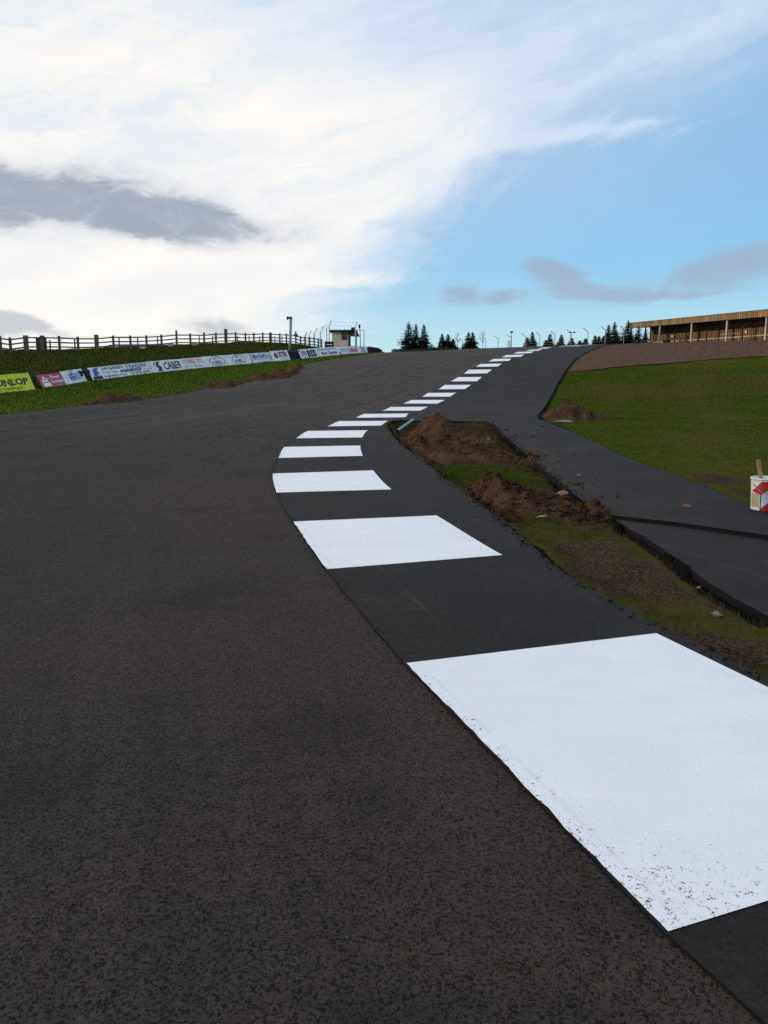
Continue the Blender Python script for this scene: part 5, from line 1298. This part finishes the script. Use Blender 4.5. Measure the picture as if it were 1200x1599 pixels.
# local x runs from the far end toward the camera end; local y runs back from the front
gzs = (h(A2.x, A2.y) + h(B2.x, B2.y)) / 2
base_ = gzs - .1
sx_dir = -ax; ang = math.atan2(sx_dir.y, sx_dir.x)
st = empty('grandstand', (B2.x, B2.y, base_), ang, 'open fronted timber clad grandstand with corrugated fascia above the gravel trap', 'grandstand')
fas_bot_A = at(1198, 494.5, 100.0).z - base_; fas_bot_B = at(988, 512.5, 122.5).z - base_; fas_top_A = at(1198, 483.2, 100.0).z - base_; fas_top_B = at(988, 504.3, 122.5).z - base_
fb_ = (fas_bot_A + fas_bot_B) / 2; ft_ = (fas_top_A + fas_top_B) / 2
Lt = Ls + 14; D_ = 4.0
def corr(name, x0, x1, zf0, zf1, y, m_, pitch=.3, amp=.035, parent=st):
    V = []; Fq = []; n = int((x1 - x0) / pitch * 4)
    for i in range(n + 1):
        x = x0 + (x1 - x0) * i / n; yy = y + amp * 1.8 * (1 if (i // 2) % 2 else -1)
        V += [(x, yy, zf0(x)), (x, yy, zf1(x))]
    for i in range(n): Fq.append((2 * i, 2 * i + 2, 2 * i + 3, 2 * i + 1))
    return mesh_obj(name, V, Fq, m_, parent)
lin = lambda a, b2: (lambda x: a + (b2 - a) * x / Ls)
yin = 1.0
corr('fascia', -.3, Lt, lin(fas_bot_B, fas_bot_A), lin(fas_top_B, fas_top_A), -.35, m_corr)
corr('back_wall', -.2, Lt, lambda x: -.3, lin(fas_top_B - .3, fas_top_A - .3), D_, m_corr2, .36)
V = [(-.35, -.45, fas_top_B + .03), (Lt, -.45, lin(fas_top_B, fas_top_A)(Lt) + .03), (Lt, D_ + .3, lin(fas_top_B, fas_top_A)(Lt) - .12), (-.35, D_ + .3, fas_top_B - .12)]
V2 = [(x, y, z - .07) for x, y, z in V]
mesh_obj('roof', V + V2, [(0, 1, 2, 3), (7, 6, 5, 4), (0, 4, 5, 1), (1, 5, 6, 2), (2, 6, 7, 3), (3, 7, 4, 0)], m_roof, st)
# side return of the fascia at the open end
mesh_obj('side_fascia', [(-.32, -.33, fas_bot_B), (-.32, D_, fas_bot_B + .25), (-.32, D_, fas_top_B - .2), (-.32, -.33, fas_top_B - .02), (-.26, -.33, fas_bot_B), (-.26, D_, fas_bot_B + .25), (-.26, D_, fas_top_B - .2), (-.26, -.33, fas_top_B - .02)],
         [(0, 1, 2, 3), (7, 6, 5, 4), (0, 4, 5, 1), (1, 5, 6, 2), (2, 6, 7, 3), (3, 7, 4, 0)], m_roofdark, st)
bay = Ls / 4
for i in range(7):
    x = i * bay; zt = lin(fas_bot_B, fas_bot_A)(x) + .2
    MB().box((x, 0, zt / 2 - .2), (.20, .20, zt + .4)).build('front_post', m_palepost, st)
    MB().box((x + .3, D_ - 1.4, zt / 2), (.12, .12, zt + .4)).build('inner_post', m_darkwood, st)
    mb = MB(); mb.bar((x, -.2, zt + .35), (x, D_ - .1, zt + .20), .12, .22); mb.bar((x, .05, zt - .45), (x, .8, zt + .2), .07); mb.build('rafter', m_roofdark, st)
    MB().box((x + bay * .6, D_ - .16, zt / 2), (.26, .1, zt)).build('wall_post', m_darkwood, st)
for i in range(6):
    x = i * bay + bay * .5; zt = lin(fas_bot_B, fas_bot_A)(x); MB().box((x + 1.1, .5, zt + .12), (1.7, .35, .06)).build('roof_light', m_white, st)
MB().bar((.8, D_ - .12, 1.15), (Lt, D_ - .12, 1.15 + .0), .06, .16).build('wall_rail', mat('pale_rail', None, (.55, .42, .24), .8), st)
MB().bar((.8, D_ - .10, fas_bot_B - .75), (Lt, D_ - .10, lin(fas_bot_B, fas_bot_A)(Lt) - .75), .05, .10).build('wall_batten', m_darkwood, st)
for px, py in ((1050, 525), (1165, 518)):
    # disc on the back wall
    r = ray(px, py); o2 = Vector((B2.x, B2.y)); yv = Vector((-math.sin(ang), math.cos(ang)))
    tD = (o2.dot(yv) + D_ - .1) / (r[0] * yv.x + r[1] * yv.y); P_ = Vector((r[0] * tD, tD, HC + r[2] * tD)); lx_ = (Vector((P_.x, P_.y)) - o2).dot(Vector((math.cos(ang), math.sin(ang))))
    mb = MB(); n = 16
    mb.v += [Vector((lx_ + .17 * math.cos(2 * math.pi * i / n), D_ - .12, P_.z - base_ + .17 * math.sin(2 * math.pi * i / n))) for i in range(n)] + [Vector((lx_ + .17 * math.cos(2 * math.pi * i / n), D_ - .08, P_.z - base_ + .17 * math.sin(2 * math.pi * i / n))) for i in range(n)]
    mb.f += [list(range(n))[::-1]] + [[i, (i + 1) % n, n + (i + 1) % n, n + i] for i in range(n)]; mb.build('round_sign', m_inkwhite, st)
mb = MB()
for zz in (.45, 1.0): mb.bar((bay * 2.75, .6, zz + .4), (bay * 3.25, .6, zz + .4), .05)
for xx in (2.75, 3.25): mb.bar((bay * xx, .6, 0), (bay * xx, .6, 1.4), .05)
mb.build('railing', m_palepost, st)
p = Vector((B2.x, B2.y)) + (-ax) * (bay * 1.12) + Vector((-math.sin(ang), math.cos(ang))) * .7; mb = MB(); mb.box((0, 0, .55), (.9, .6, 1.1)); mb.box((0, 0, 1.12), (.98, .66, .06)); o = mb.build('dark_bin', m_rubber); o.location = (p.x, p.y, base_); o.rotation_euler = (0, 0, ang); tag(o, 'dark square bin standing inside the stand near its far end', 'bin')

# ------------------------------------------------------------------ far shed with sign on the left
Yb = 128.0; lt = at(157, 544.5, Yb); rt = at(272, 541.5, Yb + 10); pk = at(172, 535.4, Yb); zg = gz_at(lt.x, Yb) - 1.5
bd = empty('shed', (lt.x, Yb, zg), 0, 'far grey roofed brown shed with red lettering seen through the fence', 'shed')
xp = pk.x - lt.x; xr = rt.x - lt.x; he = lt.z - zg; hp_ = pk.z - zg
V = [(0, 0, 0), (0, 0, he), (xp, 0, hp_ - .25), (xp + 1.6, 0, hp_ - .9), (xp + 1.6, 0, 0), (0, 9, 0), (0, 9, he), (xp, 9, hp_ - .25), (xp + 1.6, 9, hp_ - .9), (xp + 1.6, 9, 0)]
mesh_obj('gable', V, [(0, 4, 3, 2, 1), (5, 6, 7, 8, 9), (0, 1, 6, 5), (4, 9, 8, 3), (1, 2, 7, 6), (2, 3, 8, 7)], mat('grey_cladding', None, (.16, .15, .14), .8), bd)
h1 = at(172, 539.8, Yb).z - zg
MB().box(((xp + 1.6 + xr) / 2 + .0, 4.6, h1 / 2 - .2), (xr - xp - 1.6, 8.6, h1)).build('wall', mat('brown_wall', None, (.12, .065, .045), .85), bd)
V = [(xp + .2, -.25, hp_ - .95), (xr, -.25, at(272, 541.2, Yb).z - zg), (xr, 4.5, at(272, 541.0, Yb).z - zg + .05), (xp + .2, 4.5, hp_)]
V = V + [(a, b2, c_ - .12) for a, b2, c_ in V]; mesh_obj('roof', V, [(0, 1, 2, 3), (7, 6, 5, 4), (0, 4, 5, 1), (1, 5, 6, 2), (2, 6, 7, 3), (3, 7, 4, 0)], m_roof, bd)
sg = MB().box((xp + 4.6, -.08, h1 - .25), (8.2, .06, 1.05)).build('sign', m_white, bd)
letters('lettering', "BEATSON'S", (xp + 1.6, h1 - .62, 6.4, .72), m_inkred, sg, .04, y=-.13)
shape('emblem', [ell(xp + .95, h1 - .25, .42, .42)], m_inkwhite, sg, -.13)
# pale van roof left
p = at(66, 549.5, 75); mb = MB(); mb.box((0, 0, .5), (1.6, 2.6, .5)); mb.box((0, .1, 1.0), (1.4, 1.8, .5), taper=.85)
